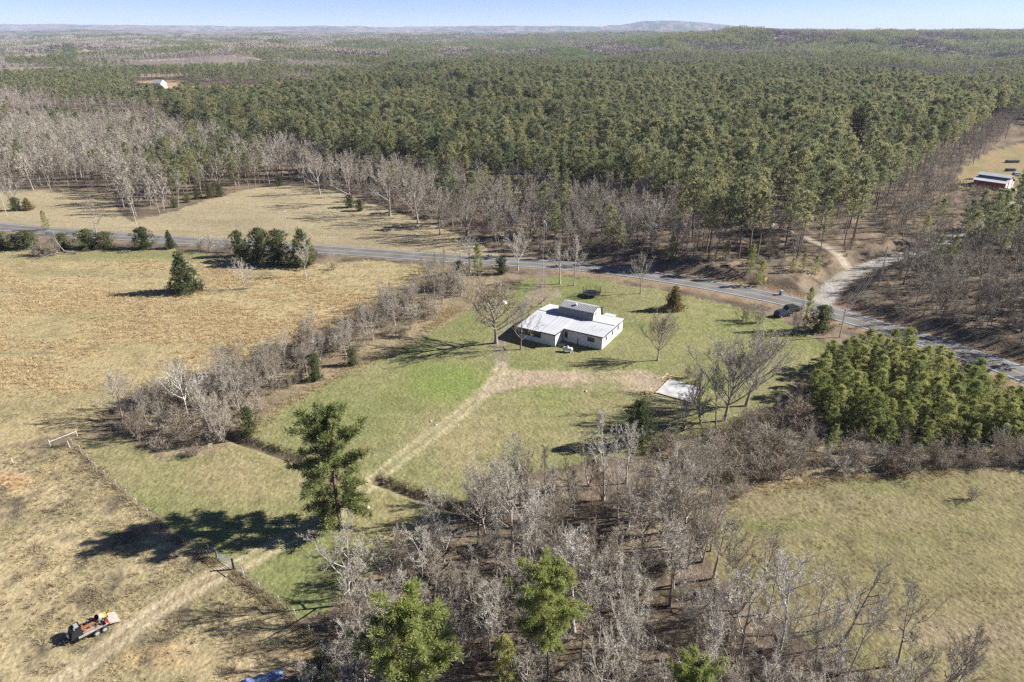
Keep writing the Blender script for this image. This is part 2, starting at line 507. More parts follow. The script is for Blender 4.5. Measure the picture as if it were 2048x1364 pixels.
def soil(x, y, z):
    """area index and base colour of ground points"""
    px, py, w = project(x, y, z)
    front = (w > 5) & (y > 10)
    px = np.where(front, px, -5000); py = np.where(front, py, 5000)
    # ragged borders
    sc = F / np.maximum(w, 10)
    jx = (fbm(x / 2.2, y / 2.2, 31, 3) - 0.5) * 2.6; jy = (fbm(x / 2.2, y / 2.2, 47, 3) - 0.5) * 2.6
    qx = px + jx * sc; qy = py + jy * sc * 0.45
    n1 = fbm(x / 45, y / 45, 1, 4); n2 = fbm(x / 9, y / 9, 2, 4); n3 = fbm(x / 2.6, y / 2.6, 8, 3)
    nst = fbm(x / 26 + y / 60, y / 7.0, 9, 4)
    def mix(a, b, t): return a + (b - a) * np.clip(t, 0, 1)[:, None]
    C = lambda *c: np.array([c], float).repeat(len(x), 0)
    zone = np.zeros(len(x), int)
    # woodland litter
    col = mix(C(.155, .122, .090), C(.262, .206, .142), (n2 - .35) * 2.4)
    col = mix(col, C(.090, .068, .048), (n3 - .50) * 3.2)
    col = mix(col, C(.075, .060, .045), (fbm(x / 5.5, y / 4.0, 23, 3) - .54) * 3.5)
    straw = mix(C(.290, .235, .145), C(.170, .135, .090), (n2 - .38) * 2.6)
    for pg in ([(100, 905), (230, 780), (460, 735), (700, 610), (850, 525), (1010, 545), (960, 630), (850, 700), (640, 800), (500, 890), (330, 940)],
               [(1260, 935), (1500, 790), (1640, 880), (2500, 880), (2500, 960), (1440, 1070), (1330, 1000)], [(-900, 880), (0, 870), (240, 800), (260, 900), (140, 900), (0, 910), (-900, 1140)]):
        m_ = inpoly(qx, qy, pg)
        col[m_] = straw[m_]
    def put(m, idx, c):
        nonlocal col
        zone[m] = idx
        col[m] = c[m]
    lawn = mix(C(.184, .200, .078), C(.268, .234, .126), (n1 * .6 + n2 * .4 - .42) * 3.2)
    gr = sstep(0, 1, np.exp(-(((px - 900) / 95) ** 2 + ((py - 765) / 42) ** 2))) + .5 * np.exp(-(((px - 1290) / 40) ** 2 + ((py - 735) / 22) ** 2)) \
        + .45 * np.exp(-(((px - 1100) / 60) ** 2 + ((py - 800) / 60) ** 2)) + .30 * np.exp(-(((px - 1480) / 160) ** 2 + ((py - 640) / 70) ** 2))
    lawn = mix(lawn, C(.165, .225, .055), gr * (.25 + n2 * 1.1))
    tanl = .75 * np.exp(-(((px - 480) / 260) ** 2 + ((py - 960) / 60) ** 2)) + .8 * np.exp(-(((px - 800) / 130) ** 2 + ((py - 1050) / 60) ** 2)) + .5 * np.exp(-(((px - 980) / 120) ** 2 + ((py - 880) / 60) ** 2))
    lawn = mix(lawn, C(.330, .265, .150), tanl * (.4 + n2))
    lawn = mix(lawn, C(.120, .125, .050), (n3 - .6) * 1.6)
    put(inpoly(qx, qy, A_LAWN), 1, lawn)
    past = mix(C(.365, .297, .162), C(.250, .222, .115), (nst - .45) * 3.0)
    sedge = sedge_mask(x, y, px, py, nst, n1)
    past = mix(past, C(.420, .315, .172), sedge * .75)
    past = mix(past, C(.175, .190, .075), np.exp(-(((px - 330) / 240) ** 2 + ((py - 510) / 12) ** 2)) * .8)
    past = mix(past, C(.140, .120, .075), (n3 - .58) * 1.8)
    put(inpoly(qx, qy, A_PASTURE), 2, past)
    rough = mix(C(.400, .325, .190), C(.262, .228, .125), (n2 - .38) * 2.8)
    rough = mix(rough, C(.470, .320, .170), (fbm(x / 13, y / 6, 77, 3) - .58) * 4)
    rough = mix(rough, C(.120, .098, .070), (n3 - .53) * 3.2)
    put(inpoly(qx, qy, A_ROUGH), 3, rough)
    hay = mix(C(.345, .290, .180), C(.255, .215, .135), (n1 * .5 + nst * .5 - .42) * 3)
    put(inpoly(qx, qy, A_HAY), 4, hay)
    mead = mix(C(.212, .186, .094), C(.250, .204, .128), (nst * .6 + n1 * .4 - .40) * 4)
    mead = mix(mead, C(.150, .165, .062), (fbm(x / 18 + y / 30, y / 5, 55, 4) - .55) * 4 * (.25 + .9 * np.exp(-((py - 1020) / 90) ** 2)))
    mead = mix(mead, C(.120, .100, .060), (n3 - .58) * 1.8)
    put(inpoly(qx, qy, A_MEADOW), 5, mead)
    yard = mix(C(.300, .225, .130), C(.215, .200, .085), (n2 - .4) * 3)
    put(inpoly(qx, qy, A_BARNYARD), 6, yard)
    clr = mix(C(.420, .290, .175), C(.250, .190, .120), (n2 - .45) * 3)
    put(inpoly(px, py, A_CLEAR), 7, clr)
    near = front & (y < 420) & (np.abs(x) < 420)
    I = np.where(near)[0]
    xs, ys = x[I], y[I]
    dirt = mix(C(.420, .335, .235), C(.330, .268, .185), (n2 - .4) * 3)
    grav = mix(C(.400, .375, .335), C(.290, .265, .225), (n2 - .4) * 3)
    def lay(pl, width, idx, c, soft=.5, amt=None):
        d, sd = line_dist(xs, ys, pl)
        d = d + (n3[I] - .5) * 1.0
        m = d < width
        t = 1 - sstep(width - soft, width + soft * .4, d)
        if amt is not None: t = t * amt(d, I)
        col[I] = col[I] + (c[I] - col[I]) * t[:, None]
        zone[I[m]] = idx
        return d, sd
    bare = inpoly(qx, qy, A_BAREYARD) & near
    col[bare] = col[bare] + (dirt[bare] - col[bare]) * np.clip((n2[bare] - .28) * 3.2, 0, .95)[:, None]
    zone[bare] = 8
    park = inpoly(qx, qy, A_PARK) & near
    gp = mix(grav * .75, dirt * .8, n2 + .1)
    col[park] = col[park] + (gp[park] - col[park]) * np.clip((n3[park] - .2) * 2.2, 0, .9)[:, None]; zone[park] = 9
    # grass shoulder and red bank along the road
    dr, side = line_dist(xs, ys, ROADC)
    t = (1 - sstep(6.0, 8.6, dr + (n2[I] - .5) * 3)) * np.where(side < 0, 1.0, .8) * (px[I] > 1100)
    lit = mix(C(.235, .160, .105), C(.330, .245, .145), (n3 - .4) * 3)
    col[I] = col[I] + (lit[I] - col[I]) * (t * .9)[:, None]
    t = (1 - sstep(4.0, 5.4, dr + (n3[I] - .5) * 1.4))
    sh = mix(C(.290, .245, .180), C(.220, .190, .120), (n2 - .4) * 3)
    col[I] = col[I] + (sh[I] - col[I]) * t[:, None]
    lay(DRIVE, 1.6, 9, mix(grav * .62, dirt * .6, n2 + .1), 1.4, lambda d, i: .55 + n2[i] * .5)
    lay(LANE, 2.75, 10, grav * .95, .9)
    lay(WOODTRACK, 1.7, 8, mix(grav, dirt, n2), .8)
    lay(YARDTRACK, 2.0, 8, dirt, 1.2, lambda d, i: .35 + n2[i] * .6)
    # the field track: two ruts with a grassy strip
    d, sd = line_dist(xs, ys, TRACK)
    d = d + (n3[I] - .5) * .5
    upk = sstep(1000, 1150, py[I])
    rut = (.62 + .38 * upk) * np.exp(-((d - .95) / .50) ** 2) * np.clip(.65 + fbm(xs / 5, ys / 5, 66, 3) * .6, 0, 1)
    rutc = mix(C(.520, .440, .300), C(.430, .350, .230), (n2 - .4) * 3)
    pyI = py[I]
    lower = sstep(1080, 1200, pyI)
    wide = (1 - sstep(1.5, 2.3, d)) * (.10 + .65 * lower)
    wornc = mix(C(.300, .250, .150), C(.215, .185, .110), (n3 - .4) * 3)
    col[I] = col[I] + (wornc[I] - col[I]) * wide[:, None]
    col[I] = col[I] + (rutc[I] - col[I]) * np.clip(rut, 0, .95)[:, None]
    zone[I[d < 1.7]] = 8
    for D in (DITCH1, DITCH2):
        dd, _ = line_dist(xs, ys, D[::2])
        dd = dd + (n3[I] - .5) * .9
        t = 1 - sstep(.4, 1.05, dd)
        dc = mix(C(.130, .100, .070), C(.220, .170, .118), (n3 - .4) * 3)
        col[I] = col[I] + (dc[I] - col[I]) * t[:, None]
        zone[I[dd < 1.1]] = 11
    # far land: mottled woods, coloured dark so gaps between trees read as shadow
    farm = front & (y > 1050)
    t = sstep(950, 1250, y) * front
    k = pine_share(x, y, px)
    fc = mix(C(.230, .190, .165), C(.085, .105, .055), (k - .5) * 5 + .5)
    fn = fbm(x / 22, y / 22, 88, 4)
    fc = fc * (.55 + .9 * fn)[:, None]
    col = col + (fc - col) * t[:, None]
    cl = far_clear(x, y) & front
    tn = mix(C(.420, .320, .210), C(.300, .250, .150), (n2 - .4) * 3)
    col[cl] = tn[cl]
    zone[front & (y > 1250) & (zone == 0)] = 12
    return zone, np.clip(col * .78, .01, .8)

def sedge_mask(x, y, px, py, nst, n1):
    f = np.exp(-((py - 720) / 150) ** 2) * .9 + .75 * np.exp(-(((px - 450) / 55) ** 2 + ((py - 553) / 18) ** 2)) + .55 * np.exp(-(((px - 130) / 200) ** 2 + ((py - 600) / 50) ** 2)) \
        + .8 * np.exp(-(((px - 720) / 110) ** 2 + ((py - 605) / 26) ** 2))
    return np.clip((fbm(x / 22 + y / 50, y / 10.0, 19, 4) - .60 + f * .27) * 4.5, 0, 1) * (py > 520)

def pine_share(x, y, px):
    """1 where far woods are pine, 0 where they are leafless"""
    n = fbm(x / 120 + 3, y / 130, 21, 3)
    bias = np.interp(px, [-600, 0, 300, 700, 900, 1000, 1300, 1500, 2700], [.16, .17, .20, .22, .46, .66, .72, .76, .74])
    bias = bias - .10 * np.exp(-((y - 1150) / 160) ** 2) * (px < 900)
    bias = bias - .45 * np.exp(-(((px - 820) / 170) ** 2 + ((y - 1080) / 170) ** 2)) - .5 * np.exp(-(((px - 1440) / 150) ** 2 + ((y - 1080) / 120) ** 2))
    return np.clip((n - .5) * 4.6 + bias, 0, 1)

def far_clear(x, y):
    return (y > 930) & (y < 4200) & (fbm(x / 170 + 9, y / 110, 91, 3) > .665) & (x < -.15 * y)

def build_ground():
    ang = np.concatenate([np.linspace(-180, -60, 26)[:-1], np.linspace(-60, 60, 600), np.linspace(60, 180, 26)[1:]])
    ang = np.radians(ang[:-1])
    r = [0.5, 6, 12, 18, 24]
    while r[-1] < 340: r.append(r[-1] * 1.0078)
    while r[-1] < 19000: r.append(r[-1] * 1.020)
    r = np.array(r)
    R, A = np.meshgrid(r, ang, indexing='ij')
    x = (R * np.sin(A)).ravel(); y = (R * np.cos(A)).ravel()
    z = terrain(x, y)
    zone, col = soil(x, y, z)
    nr, na = len(r), len(ang)
    i, j = np.meshgrid(np.arange(nr - 1), np.arange(na), indexing='ij')
    j2 = (j + 1) % na
    Q = np.stack([i * na + j, i * na + j2, (i + 1) * na + j2, (i + 1) * na + j], -1).reshape(-1, 4)
    Q = Q[:, ::-1]
    V = np.stack([x, y, z], 1)
    fz = zone[Q[:, 0]]
    for k, nm in enumerate(AREAS):
        q = Q[fz == k]
        if not len(q): continue
        u, inv = np.unique(q.ravel(), return_inverse=True)
        me = meshnp(nm, V[u], inv.reshape(-1, 4), [M_GROUND], smooth=True)
        a = me.attributes.new('soil', 'FLOAT_COLOR', 'POINT')
        a.data.foreach_set('color', np.concatenate([col[u], np.ones((len(u), 1))], 1).astype(np.float32).ravel())
        o = link(nm, me)
        o['kind'] = 'structure'
build_ground()

def ribbon(name, pl, o0, o1, z, mat, kind='structure', parent=None, dash=None):
    t = np.gradient(pl, axis=0); t /= np.linalg.norm(t, axis=1)[:, None]
    nrm = np.stack([-t[:, 1], t[:, 0]], 1)
    a = pl + nrm * o0; b = pl + nrm * o1
    n = len(pl)
    V = np.zeros((2 * n, 3)); V[0::2, :2] = a; V[1::2, :2] = b; V[:, 2] = z
    Q = np.array([(2 * i, 2 * i + 2, 2 * i + 3, 2 * i + 1) for i in range(n - 1)])[:, ::-1]
    me = meshnp(name, V, Q, [mat])
    o = link(name, me, parent)
    if kind: o['kind'] = kind
    return o
road = ribbon('road', ROAD, -3.95, 3.95, 0.06, M_ASPH)
for a, b in ((-3.42, -3.27), (3.27, 3.42)):
    ribbon('edge_line', ROAD, a, b, 0.066, M_WHITE, None, road)
for a, b in ((-0.20, -0.08), (0.08, 0.20)):
    ribbon('centre_line', ROAD, a, b, 0.066, M_YELLOW, None, road)

# ------------------------------------------------------------------ plants: shapes
def nrm3(v): return v / (np.linalg.norm(v) + 1e-9)

class Plant:
    def __init__(s, seed):
        s.r = np.random.RandomState(seed)
        s.wv, s.wf, s.lv, s.lf = [], [], [], []
        s.nw = s.nl = 0
    def tube(s, P, R, n):
        P = np.asarray(P); k = len(P)
        d = P[-1] - P[0]; d = nrm3(d)
        a = nrm3(np.cross(d, [0.31, 0.87, 0.11] if abs(d[2]) > .8 else [0, 0, 1.0])); b = np.cross(d, a)
        th = np.arange(n) * 2 * math.pi / n
        ring = np.cos(th)[:, None] * a + np.sin(th)[:, None] * b
        V = (P[:, None, :] + ring[None] * np.asarray(R)[:, None, None]).reshape(-1, 3)
        f = []
        for i in range(k - 1):
            for j in range(n):
                j2 = (j + 1) % n
                p, q, r_, t = i * n + j, i * n + j2, (i + 1) * n + j2, (i + 1) * n + j
                f += [(p, q, r_), (p, r_, t)]
        s.wv.append(V); s.wf.append(np.array(f) + s.nw); s.nw += len(V)
    def tris(s, V):
        """(m,3,3) leaf or twig triangles"""
        m = len(V)
        s.lv.append(V.reshape(-1, 3)); s.lf.append(np.arange(3 * m).reshape(-1, 3) + s.nl); s.nl += 3 * m
    def blades(s, P, D, L, W):
        """thin triangles from P along D"""
        m = len(P)
        side = np.cross(D, s.r.normal(size=(m, 3))); side /= np.linalg.norm(side, axis=1)[:, None] + 1e-9
        w = (np.asarray(W) * .5).reshape(-1, 1); L = np.asarray(L).reshape(-1, 1)
        s.tris(np.stack([P - side * w, P + side * w, P + D * L], 1))
    def fans(s, P, D, L, W):
        m = len(P)
        side = np.cross(D, s.r.normal(size=(m, 3))); side /= np.linalg.norm(side, axis=1)[:, None] + 1e-9
        w = (np.asarray(W) * .5).reshape(-1, 1); L = np.asarray(L).reshape(-1, 1)
        s.tris(np.stack([P, P + D * L - side * w, P + D * L + side * w], 1))
    def wood(s, name, mat): return meshnp(name, np.concatenate(s.wv), np.concatenate(s.wf), [mat], smooth=True) if s.wv else None
    def leaf(s, name, mat): return meshnp(name, np.concatenate(s.lv), np.concatenate(s.lf), [mat])
    def both(s, name, m1, m2):
        if not s.wv: return s.leaf(name, m2)
        V = np.concatenate(s.wv + s.lv); f1 = np.concatenate(s.wf); f2 = np.concatenate(s.lf) + s.nw
        return meshnp(name, V, np.concatenate([f1, f2]), [m1, m2], [0] * len(f1) + [1] * len(f2))

def curve(r, p, d, L, n, up=0.0, wob=0.12):
    P = [p]; d = nrm3(np.asarray(d, float))
    for i in range(n):
        d = nrm3(d + np.array([0, 0, up / n]) + r.normal(size=3) * wob)
        P.append(P[-1] + d * L / n)
    return np.array(P)

def along(P, t):
    k = t * (len(P) - 1); i = min(int(k), len(P) - 2); f = k - i
    return P[i] * (1 - f) + P[i + 1] * f, nrm3(P[i + 1] - P[i])

def bare_tree(seed, Ht=12, r0=.20, spread=.42, fork=.25, nl=10, elev=45, sub=6, twig=8, fine=5, fw=.022, stems=1, up=.5, lean=0.0, wob=.13, subang=.8):
    g = Plant(seed); r = g.r
    TP, TD, TL, TW = [], [], [], []
    FP, FD, FL, FW = [], [], [], []
    for st in range(stems):
        a0 = r.rand() * 6.28
        d0 = np.array([math.cos(a0) * (.35 if stems > 1 else lean), math.sin(a0) * (.35 if stems > 1 else lean * .3), 1.0])
        h = Ht * (1 if st == 0 else r.uniform(.7, .95))
        trunk = curve(r, np.array([0, 0, -.15]), d0, h * .93, 7, 0.1 if stems == 1 else .5, .05)
        rr = r0 if st == 0 else r0 * .75
        ts = np.linspace(0, 1, 8)
        g.tube(trunk, rr * (1 - .93 * ts ** .85) * np.where(ts == 0, 1.35, 1), 6)
        az = r.rand() * 6.28
        for i in range(nl):
            t = fork + (.97 - fork) * ((i + r.rand() * .8) / nl)
            p, td = along(trunk, t)
            az += 2.4 + r.uniform(-.5, .5)
            el = math.radians(elev + 28 * (t - fork) / (1 - fork) + r.uniform(-12, 12))
            d = np.array([math.cos(az) * math.cos(el), math.sin(az) * math.cos(el), math.sin(el)])
            L = h * spread * (1.15 - .80 * ((t - fork) / (1 - fork)) ** 1.3) * r.uniform(.7, 1.15)
            limb = curve(r, p, d, L, 5, up, wob)
            lr = min(rr * .55 * (1 - t * .55), L * .03 + .012)
            g.tube(limb, lr * np.linspace(1, .16, 6), 4)
            for j in range(sub):
                u = .22 + .78 * (j + r.rand()) / sub
                q, ld = along(limb, min(u, 1))
                bd = nrm3(ld + r.normal(size=3) * subang * .75 + np.array([0, 0, .25]))
                bl = L * .46 * (1.15 - .6 * u) * r.uniform(.6, 1.2)
                br = curve(r, q, bd, bl, 2, up * .7, wob)
                g.tube(br, np.array([max(.010, lr * .36), max(.008, lr * .25), .005]), 3)
                for k in range(twig):
                    w = .15 + .85 * (k + r.rand()) / twig
                    tp, tdir = along(br, min(w, 1))
                    dd = nrm3(tdir + r.normal(size=3) * .62 + np.array([0, 0, .22]))
                    tl = max(.35, bl * .42) * r.uniform(.6, 1.2)
                    TP.append(tp); TD.append(dd); TL.append(tl); TW.append(fw * 1.35)
                    for m in range(fine):
                        v = .2 + .8 * r.rand()
                        fd = nrm3(dd + r.normal(size=3) * .6 + np.array([0, 0, .1]))
                        FP.append(tp + dd * tl * v * .9); FD.append(fd); FL.append(tl * r.uniform(.35, .75)); FW.append(fw)
    TP, TD = np.array(TP), np.array(TD)
    g.blades(TP, TD, TL, TW)
    if FP: g.blades(np.array(FP), np.array(FD), FL, FW)
    return g

def rand_dirs(r, m, up=0.0):
    d = r.normal(size=(m, 3)); d[:, 2] += up
    return d / np.linalg.norm(d, axis=1)[:, None]

def pine(seed, Ht=23, r0=.2, cb=.5, R=3.4, nl=22, clumps=4, nt=9, rc=1.0, bl=.25, low=0.0, droop=0.0, peak=.35, wleaf=.30, fill=10, elr=58):
    g = Plant(seed); r = g.r
    trunk = curve(r, np.array([0, 0, -.2]), [r.normal() * .02, r.normal() * .02, 1], Ht, 8, 0.05, .012)
    ts = np.linspace(0, 1, 9)
    g.tube(trunk, r0 * (1 - .85 * ts ** 1.2), 6)
    az = r.rand() * 6.28
    C, D, K = [], [], []
    for i in range(nl):
        s_ = (i + r.rand() * .7) / nl
        t = cb + (1 - cb) * s_
        p, _ = along(trunk, min(t, .995))
        az += 2.4 + r.uniform(-.5, .5)
        prof = (1 - ((s_ - peak) / (1 - peak)) ** 2) ** .6 if s_ > peak else (.62 + .38 * (s_ / peak))
        L = R * max(.12, prof) * r.uniform(.62, 1.12)
        el = math.radians(-8 + elr * s_ + r.uniform(-8, 8) - droop * (1 - s_))
        d = np.array([math.cos(az) * math.cos(el), math.sin(az) * math.cos(el), math.sin(el)])
        limb = curve(r, p, d, L, 4, .25, .10)
        g.tube(limb, max(.02, r0 * .28 * (1.1 - s_)) * np.linspace(1, .2, 5), 3)
        for c in range(clumps):
            u = .38 + .62 * (c + r.rand() * .8) / clumps
            q, ld = along(limb, min(u, 1))
            C.append(q + r.normal(size=3) * rc * .42 * np.array([1, 1, .6])); D.append(ld); K.append(r.uniform(.75, 1.2))
    for c in range(fill):
        q, _ = along(trunk, cb + (1 - cb) * r.uniform(.45, 1))
        C.append(q + r.normal(size=3) * rc * .5); D.append(np.array([0, 0, 1.])); K.append(r.uniform(.7, 1))
    C.append(trunk[-1]); D.append(np.array([0, 0, 1.])); K.append(1.)
    C, D, K = np.array(C), np.array(D), np.array(K)
    m = len(C)
    P = np.repeat(C, nt, 0); DD = np.repeat(D, nt, 0); KK = np.repeat(K, nt)
    dirs = rand_dirs(r, m * nt, .35) + DD * .35
    dirs /= np.linalg.norm(dirs, axis=1)[:, None]
    L = KK * rc * r.uniform(.6, 1.1, m * nt)
    half = (np.arange(m * nt) % 2) == 0
    g.blades(P[half], dirs[half], L[half], L[half] * wleaf)
    off = P[~half] + dirs[~half] * (rc * .15)
    g.fans(off, dirs[~half], L[~half] * .85, L[~half] * wleaf * 1.1)
    return g

def cone_tree(seed, Ht=8, R=2.2, n=420, L=.7, W=.16, pw=.8, up=.9, base=.03, lump=.22, k=6, trunk=True, round_=0.0):
    g = Plant(seed); r = g.r
    g.tube(np.array([[0, 0, -.1], [0, 0, Ht * .4], [0, 0, Ht * .92]]), np.array([.14, .09, .02]) * Ht / 8, 5)
    ph = r.rand(6) * 6.28
    t = 1 - np.sqrt(r.rand(n)) if round_ == 0 else r.rand(n)
    t = base + (1 - base) * t
    az = r.rand(n) * 2 * math.pi
    prof = (1 - t) ** pw if round_ == 0 else np.sqrt(np.maximum(0, 1 - (np.maximum(0, t - .3) / .7) ** 2)) * np.minimum(1, .72 + t)
    rad = R * prof * (1 + lump * np.sin(3 * az + ph[0] + 5 * t) + lump * .7 * np.sin(5 * az + ph[1] - 9 * t) + lump * .5 * np.sin(14 * t + ph[2]))
    rad = rad * (1 - .55 * r.rand(n) ** 2.0) + .05
    P = np.stack([np.cos(az) * rad, np.sin(az) * rad, t * Ht], 1)
    out = np.stack([np.cos(az), np.sin(az), np.full(n, up)], 1); out /= np.linalg.norm(out, axis=1)[:, None]
    PP = np.repeat(P, k, 0) + r.normal(size=(n * k, 3)) * L * .18
    DD = np.repeat(out, k, 0) + r.normal(size=(n * k, 3)) * .55
    DD /= np.linalg.norm(DD, axis=1)[:, None]
    l = L * r.uniform(.55, 1.15, n * k)
    g.blades(PP - DD * l[:, None] * .4, DD, l, W * r.uniform(.7, 1.3, n * k))
    # inner foliage
    m = n // 2
    t2 = base + (1 - base) * (1 - np.sqrt(r.rand(m))); az2 = r.rand(m) * 6.283
    rd = R * ((1 - t2) ** pw) * r.uniform(.2, .7, m)
    P2 = np.stack([np.cos(az2) * rd, np.sin(az2) * rd, t2 * Ht], 1)
    g.fans(P2, rand_dirs(r, m, .5), L * r.uniform(.8, 1.3, m), L * .8 * np.ones(m))
    return g

def shrub(seed, Ht=3.0, R=1.8, stems=14, sub=6, twig=6, fine=4, fw=.028):
    g = Plant(seed); r = g.r
    TP, TD, TL, TW = [], [], [], []
    for i in range(stems):
        a = r.rand() * 6.28; lean = r.uniform(.1, .95)
        d = np.array([math.cos(a) * lean, math.sin(a) * lean, 1.0])
        h = Ht * r.uniform(.6, 1.08)
        st = curve(r, np.array([r.normal() * R * .2, r.normal() * R * .2, -.1]), d, h, 4, .15, .12)
        g.tube(st, np.linspace(.035, .008, 5) * Ht / 3, 3)
        for j in range(sub):
            u = .25 + .75 * (j + r.rand()) / sub
            q, ld = along(st, min(u, 1))
            bd = nrm3(ld + r.normal(size=3) * .7)
            bl = h * .38 * r.uniform(.5, 1.1)
            TP.append(q); TD.append(bd); TL.append(bl); TW.append(fw * 1.3)
            for k in range(twig):
                v = .15 + .85 * r.rand()
                fd = nrm3(bd + r.normal(size=3) * .7)
                tp = q + bd * bl * v
                tl = bl * r.uniform(.3, .7)
                TP.append(tp); TD.append(fd); TL.append(tl); TW.append(fw)
                for m in range(fine):
                    TP.append(tp + fd * tl * r.uniform(.2, .9)); TD.append(nrm3(fd + r.normal(size=3) * .8)); TL.append(tl * r.uniform(.4, .8)); TW.append(fw * .9)
    g.blades(np.array(TP), np.array(TD), TL, TW)
    return g

def tuft(seed, h=.6, n=22, R=.28, w=.05):
    g = Plant(seed); r = g.r
    a = r.rand(n) * 6.28; rr = R * np.sqrt(r.rand(n))
    P = np.stack([np.cos(a) * rr, np.sin(a) * rr, np.full(n, -.03)], 1)
    D = np.stack([np.cos(a) * .45 + r.normal(size=n) * .25, np.sin(a) * .45 + r.normal(size=n) * .25, np.ones(n)], 1)
    D /= np.linalg.norm(D, axis=1)[:, None]
    g.blades(P, D, h * r.uniform(.6, 1.1, n), w * np.ones(n))
    return g

def far_clump(seed, kind, W=24, n=9):
    """a few tree tops of distant woods"""
    g = Plant(seed); r = g.r
    for i in range(n):
        x, y = r.uniform(-W / 2, W / 2, 2)
        if kind == 'pine':
            h = r.uniform(13, 18); R = r.uniform(2.2, 3.2); m = 26
            t = r.rand(m); az = r.rand(m) * 6.28
            rad = R * np.sqrt(1 - t * .92) * r.uniform(.5, 1, m)
            P = np.stack([x + np.cos(az) * rad, y + np.sin(az) * rad, h * .45 + h * .55 * t], 1)
            g.fans(P, rand_dirs(r, m, .6), r.uniform(1.1, 2.2, m), r.uniform(1.0, 1.9, m))
        elif kind == 'cone':
            h = r.uniform(8, 10); R = r.uniform(1.4, 1.9); m = 20
            t = r.rand(m) ** 1.3; az = r.rand(m) * 6.28
            rad = R * (1 - t) * r.uniform(.6, 1, m)
            P = np.stack([x + np.cos(az) * rad, y + np.sin(az) * rad, h * .1 + h * .8 * t], 1)
            g.fans(P, rand_dirs(r, m, 1.0), r.uniform(.9, 1.7, m), r.uniform(.9, 1.5, m))
        else:
            h = r.uniform(10, 15); R = r.uniform(2.2, 3.6); m = 30
            az = r.rand(m) * 6.28; t = r.rand(m)
            P = np.stack([x + np.cos(az) * R * .4 * t, y + np.sin(az) * R * .4 * t, h * (.25 + .4 * t)], 1)
            D = np.stack([np.cos(az) * .5, np.sin(az) * .5, np.full(m, 1.)], 1) + r.normal(size=(m, 3)) * .2
            D /= np.linalg.norm(D, axis=1)[:, None]
            g.blades(P, D, r.uniform(3, 6.5, m), r.uniform(.35, .8, m))
    return g

KIT = {}
def kit(kind, plants, wood, leaf):
    KIT[kind] = [(p.wood(kind + '_trunk', wood), p.leaf(kind + '_crown', leaf), max(float(np.concatenate(p.lv)[:, 2].max()), 1)) for p in plants]

# reference heights are 10 m for bare trees, 20 m for pines, 8 m for cone shapes, 3 m for shrubs
slim = [bare_tree(100 + i, 10, .12, .30 + .03 * (i % 3), .30, 12, 52, 6, 7, 8, .020, up=.5) for i in range(5)]
wide = [bare_tree(120 + i, 10, .20, .60, .22, 12, 32, 7, 8, 9, .024, up=.6, lean=.1) for i in range(4)]
gnarl = [bare_tree(140 + i, 10, .17, .44, .30, 9, 32, 7, 8, 8, .022, up=.5, lean=.12, wob=.26, subang=1.0) for i in range(4)]
vase = [bare_tree(160 + i, 10, .26, .74, .27, 22, 36, 8, 9, 10, .025, up=.45, wob=.09, subang=.6) for i in range(2)]
multi = [bare_tree(170 + i, 10, .16, .40, .25, 9, 46, 6, 7, 8, .022, stems=3, up=.6) for i in range(3)]
kit('slim', slim, M_BARK, M_TWIG); kit('slim_pale', slim[:3], M_PALE, M_TWIGPALE)
kit('wide', wide, M_BARK, M_TWIG); kit('wide_pale', wide[:2], M_PALE, M_TWIGPALE)
kit('gnarl', gnarl, M_BARK, M_TWIG); kit('gnarl_pale', gnarl, M_PALE, M_TWIGPALE)
kit('vase', vase, M_BARK, M_TWIGTAN); kit('vase_grey', vase, M_BARK, M_TWIG); kit('multi', multi, M_BARK, M_TWIG)
kit('multi_dark', multi, M_BARK, M_TWIGDARK)
M_DEADPINE = plantmat('dead_needles', (0.230, 0.140, 0.085), (0.300, 0.190, 0.110), 0.2)
pn = [pine(200 + i, 20, .19, .44 + .05 * (i % 3), 3.5 + .3 * (i % 2), 24, 5, 10, .95) for i in range(6)]
kit('pine', pn, M_PINEBARK, M_PINE); kit('pine_dead', pn[:1], M_PINEBARK, M_DEADPINE)
pnn = [pine(220 + i, 19.4, .20, .60, 4.6, 38, 16, 44, .62, wleaf=.12, fill=130, peak=.66, elr=34) for i in range(3)]
kit('pine_near', pnn, M_PINEBARK, M_PINENEAR)
lone = [pine(230, 19.6, .34, .14, 6.8, 66, 20, 34, .82, droop=14, peak=.58, wleaf=.13, fill=170, elr=44)]
M_LONE = plantmat('lone_needles', (0.115, 0.150, 0.055), (0.230, 0.245, 0.090), 0.35, noise=0.6, spread=0.3)
kit('pine_lone', lone, M_PINEBARK, M_LONE)
ced = [cone_tree(240 + i, 8, 2.5, 620, .66, .13, .75, lump=.32) for i in range(4)]
kit('cedar', ced, M_BARK, M_CEDAR); kit('cedar_gold', ced[:2], M_BARK, M_GOLD)
rnd = [cone_tree(250 + i, 8, 2.6, 640, .72, .14, round_=1.0, lump=.46) for i in range(3)]
kit('cedar_round', rnd, M_BARK, M_CEDAR)
yng = [pine(260 + i, 8, .09, .07, 2.3 + .2 * (i % 2), 38, 9, 16, .42, wleaf=.20, fill=20, peak=.14, elr=50) for i in range(5)]
kit('young', yng, M_PINEBARK, M_YOUNG)
shr = [shrub(280 + i) for i in range(4)]
SHRUB = [p.both('shrub', M_BARK, m) for p, m in zip(shr, (M_TWIGDARK, M_TWIGDARK, M_TWIG, M_TWIGTAN))]
REF = {'pine': 20, 'pine_near': 20, 'pine_lone': 20, 'cedar': 8, 'cedar_gold': 8, 'cedar_round': 8, 'young': 8}
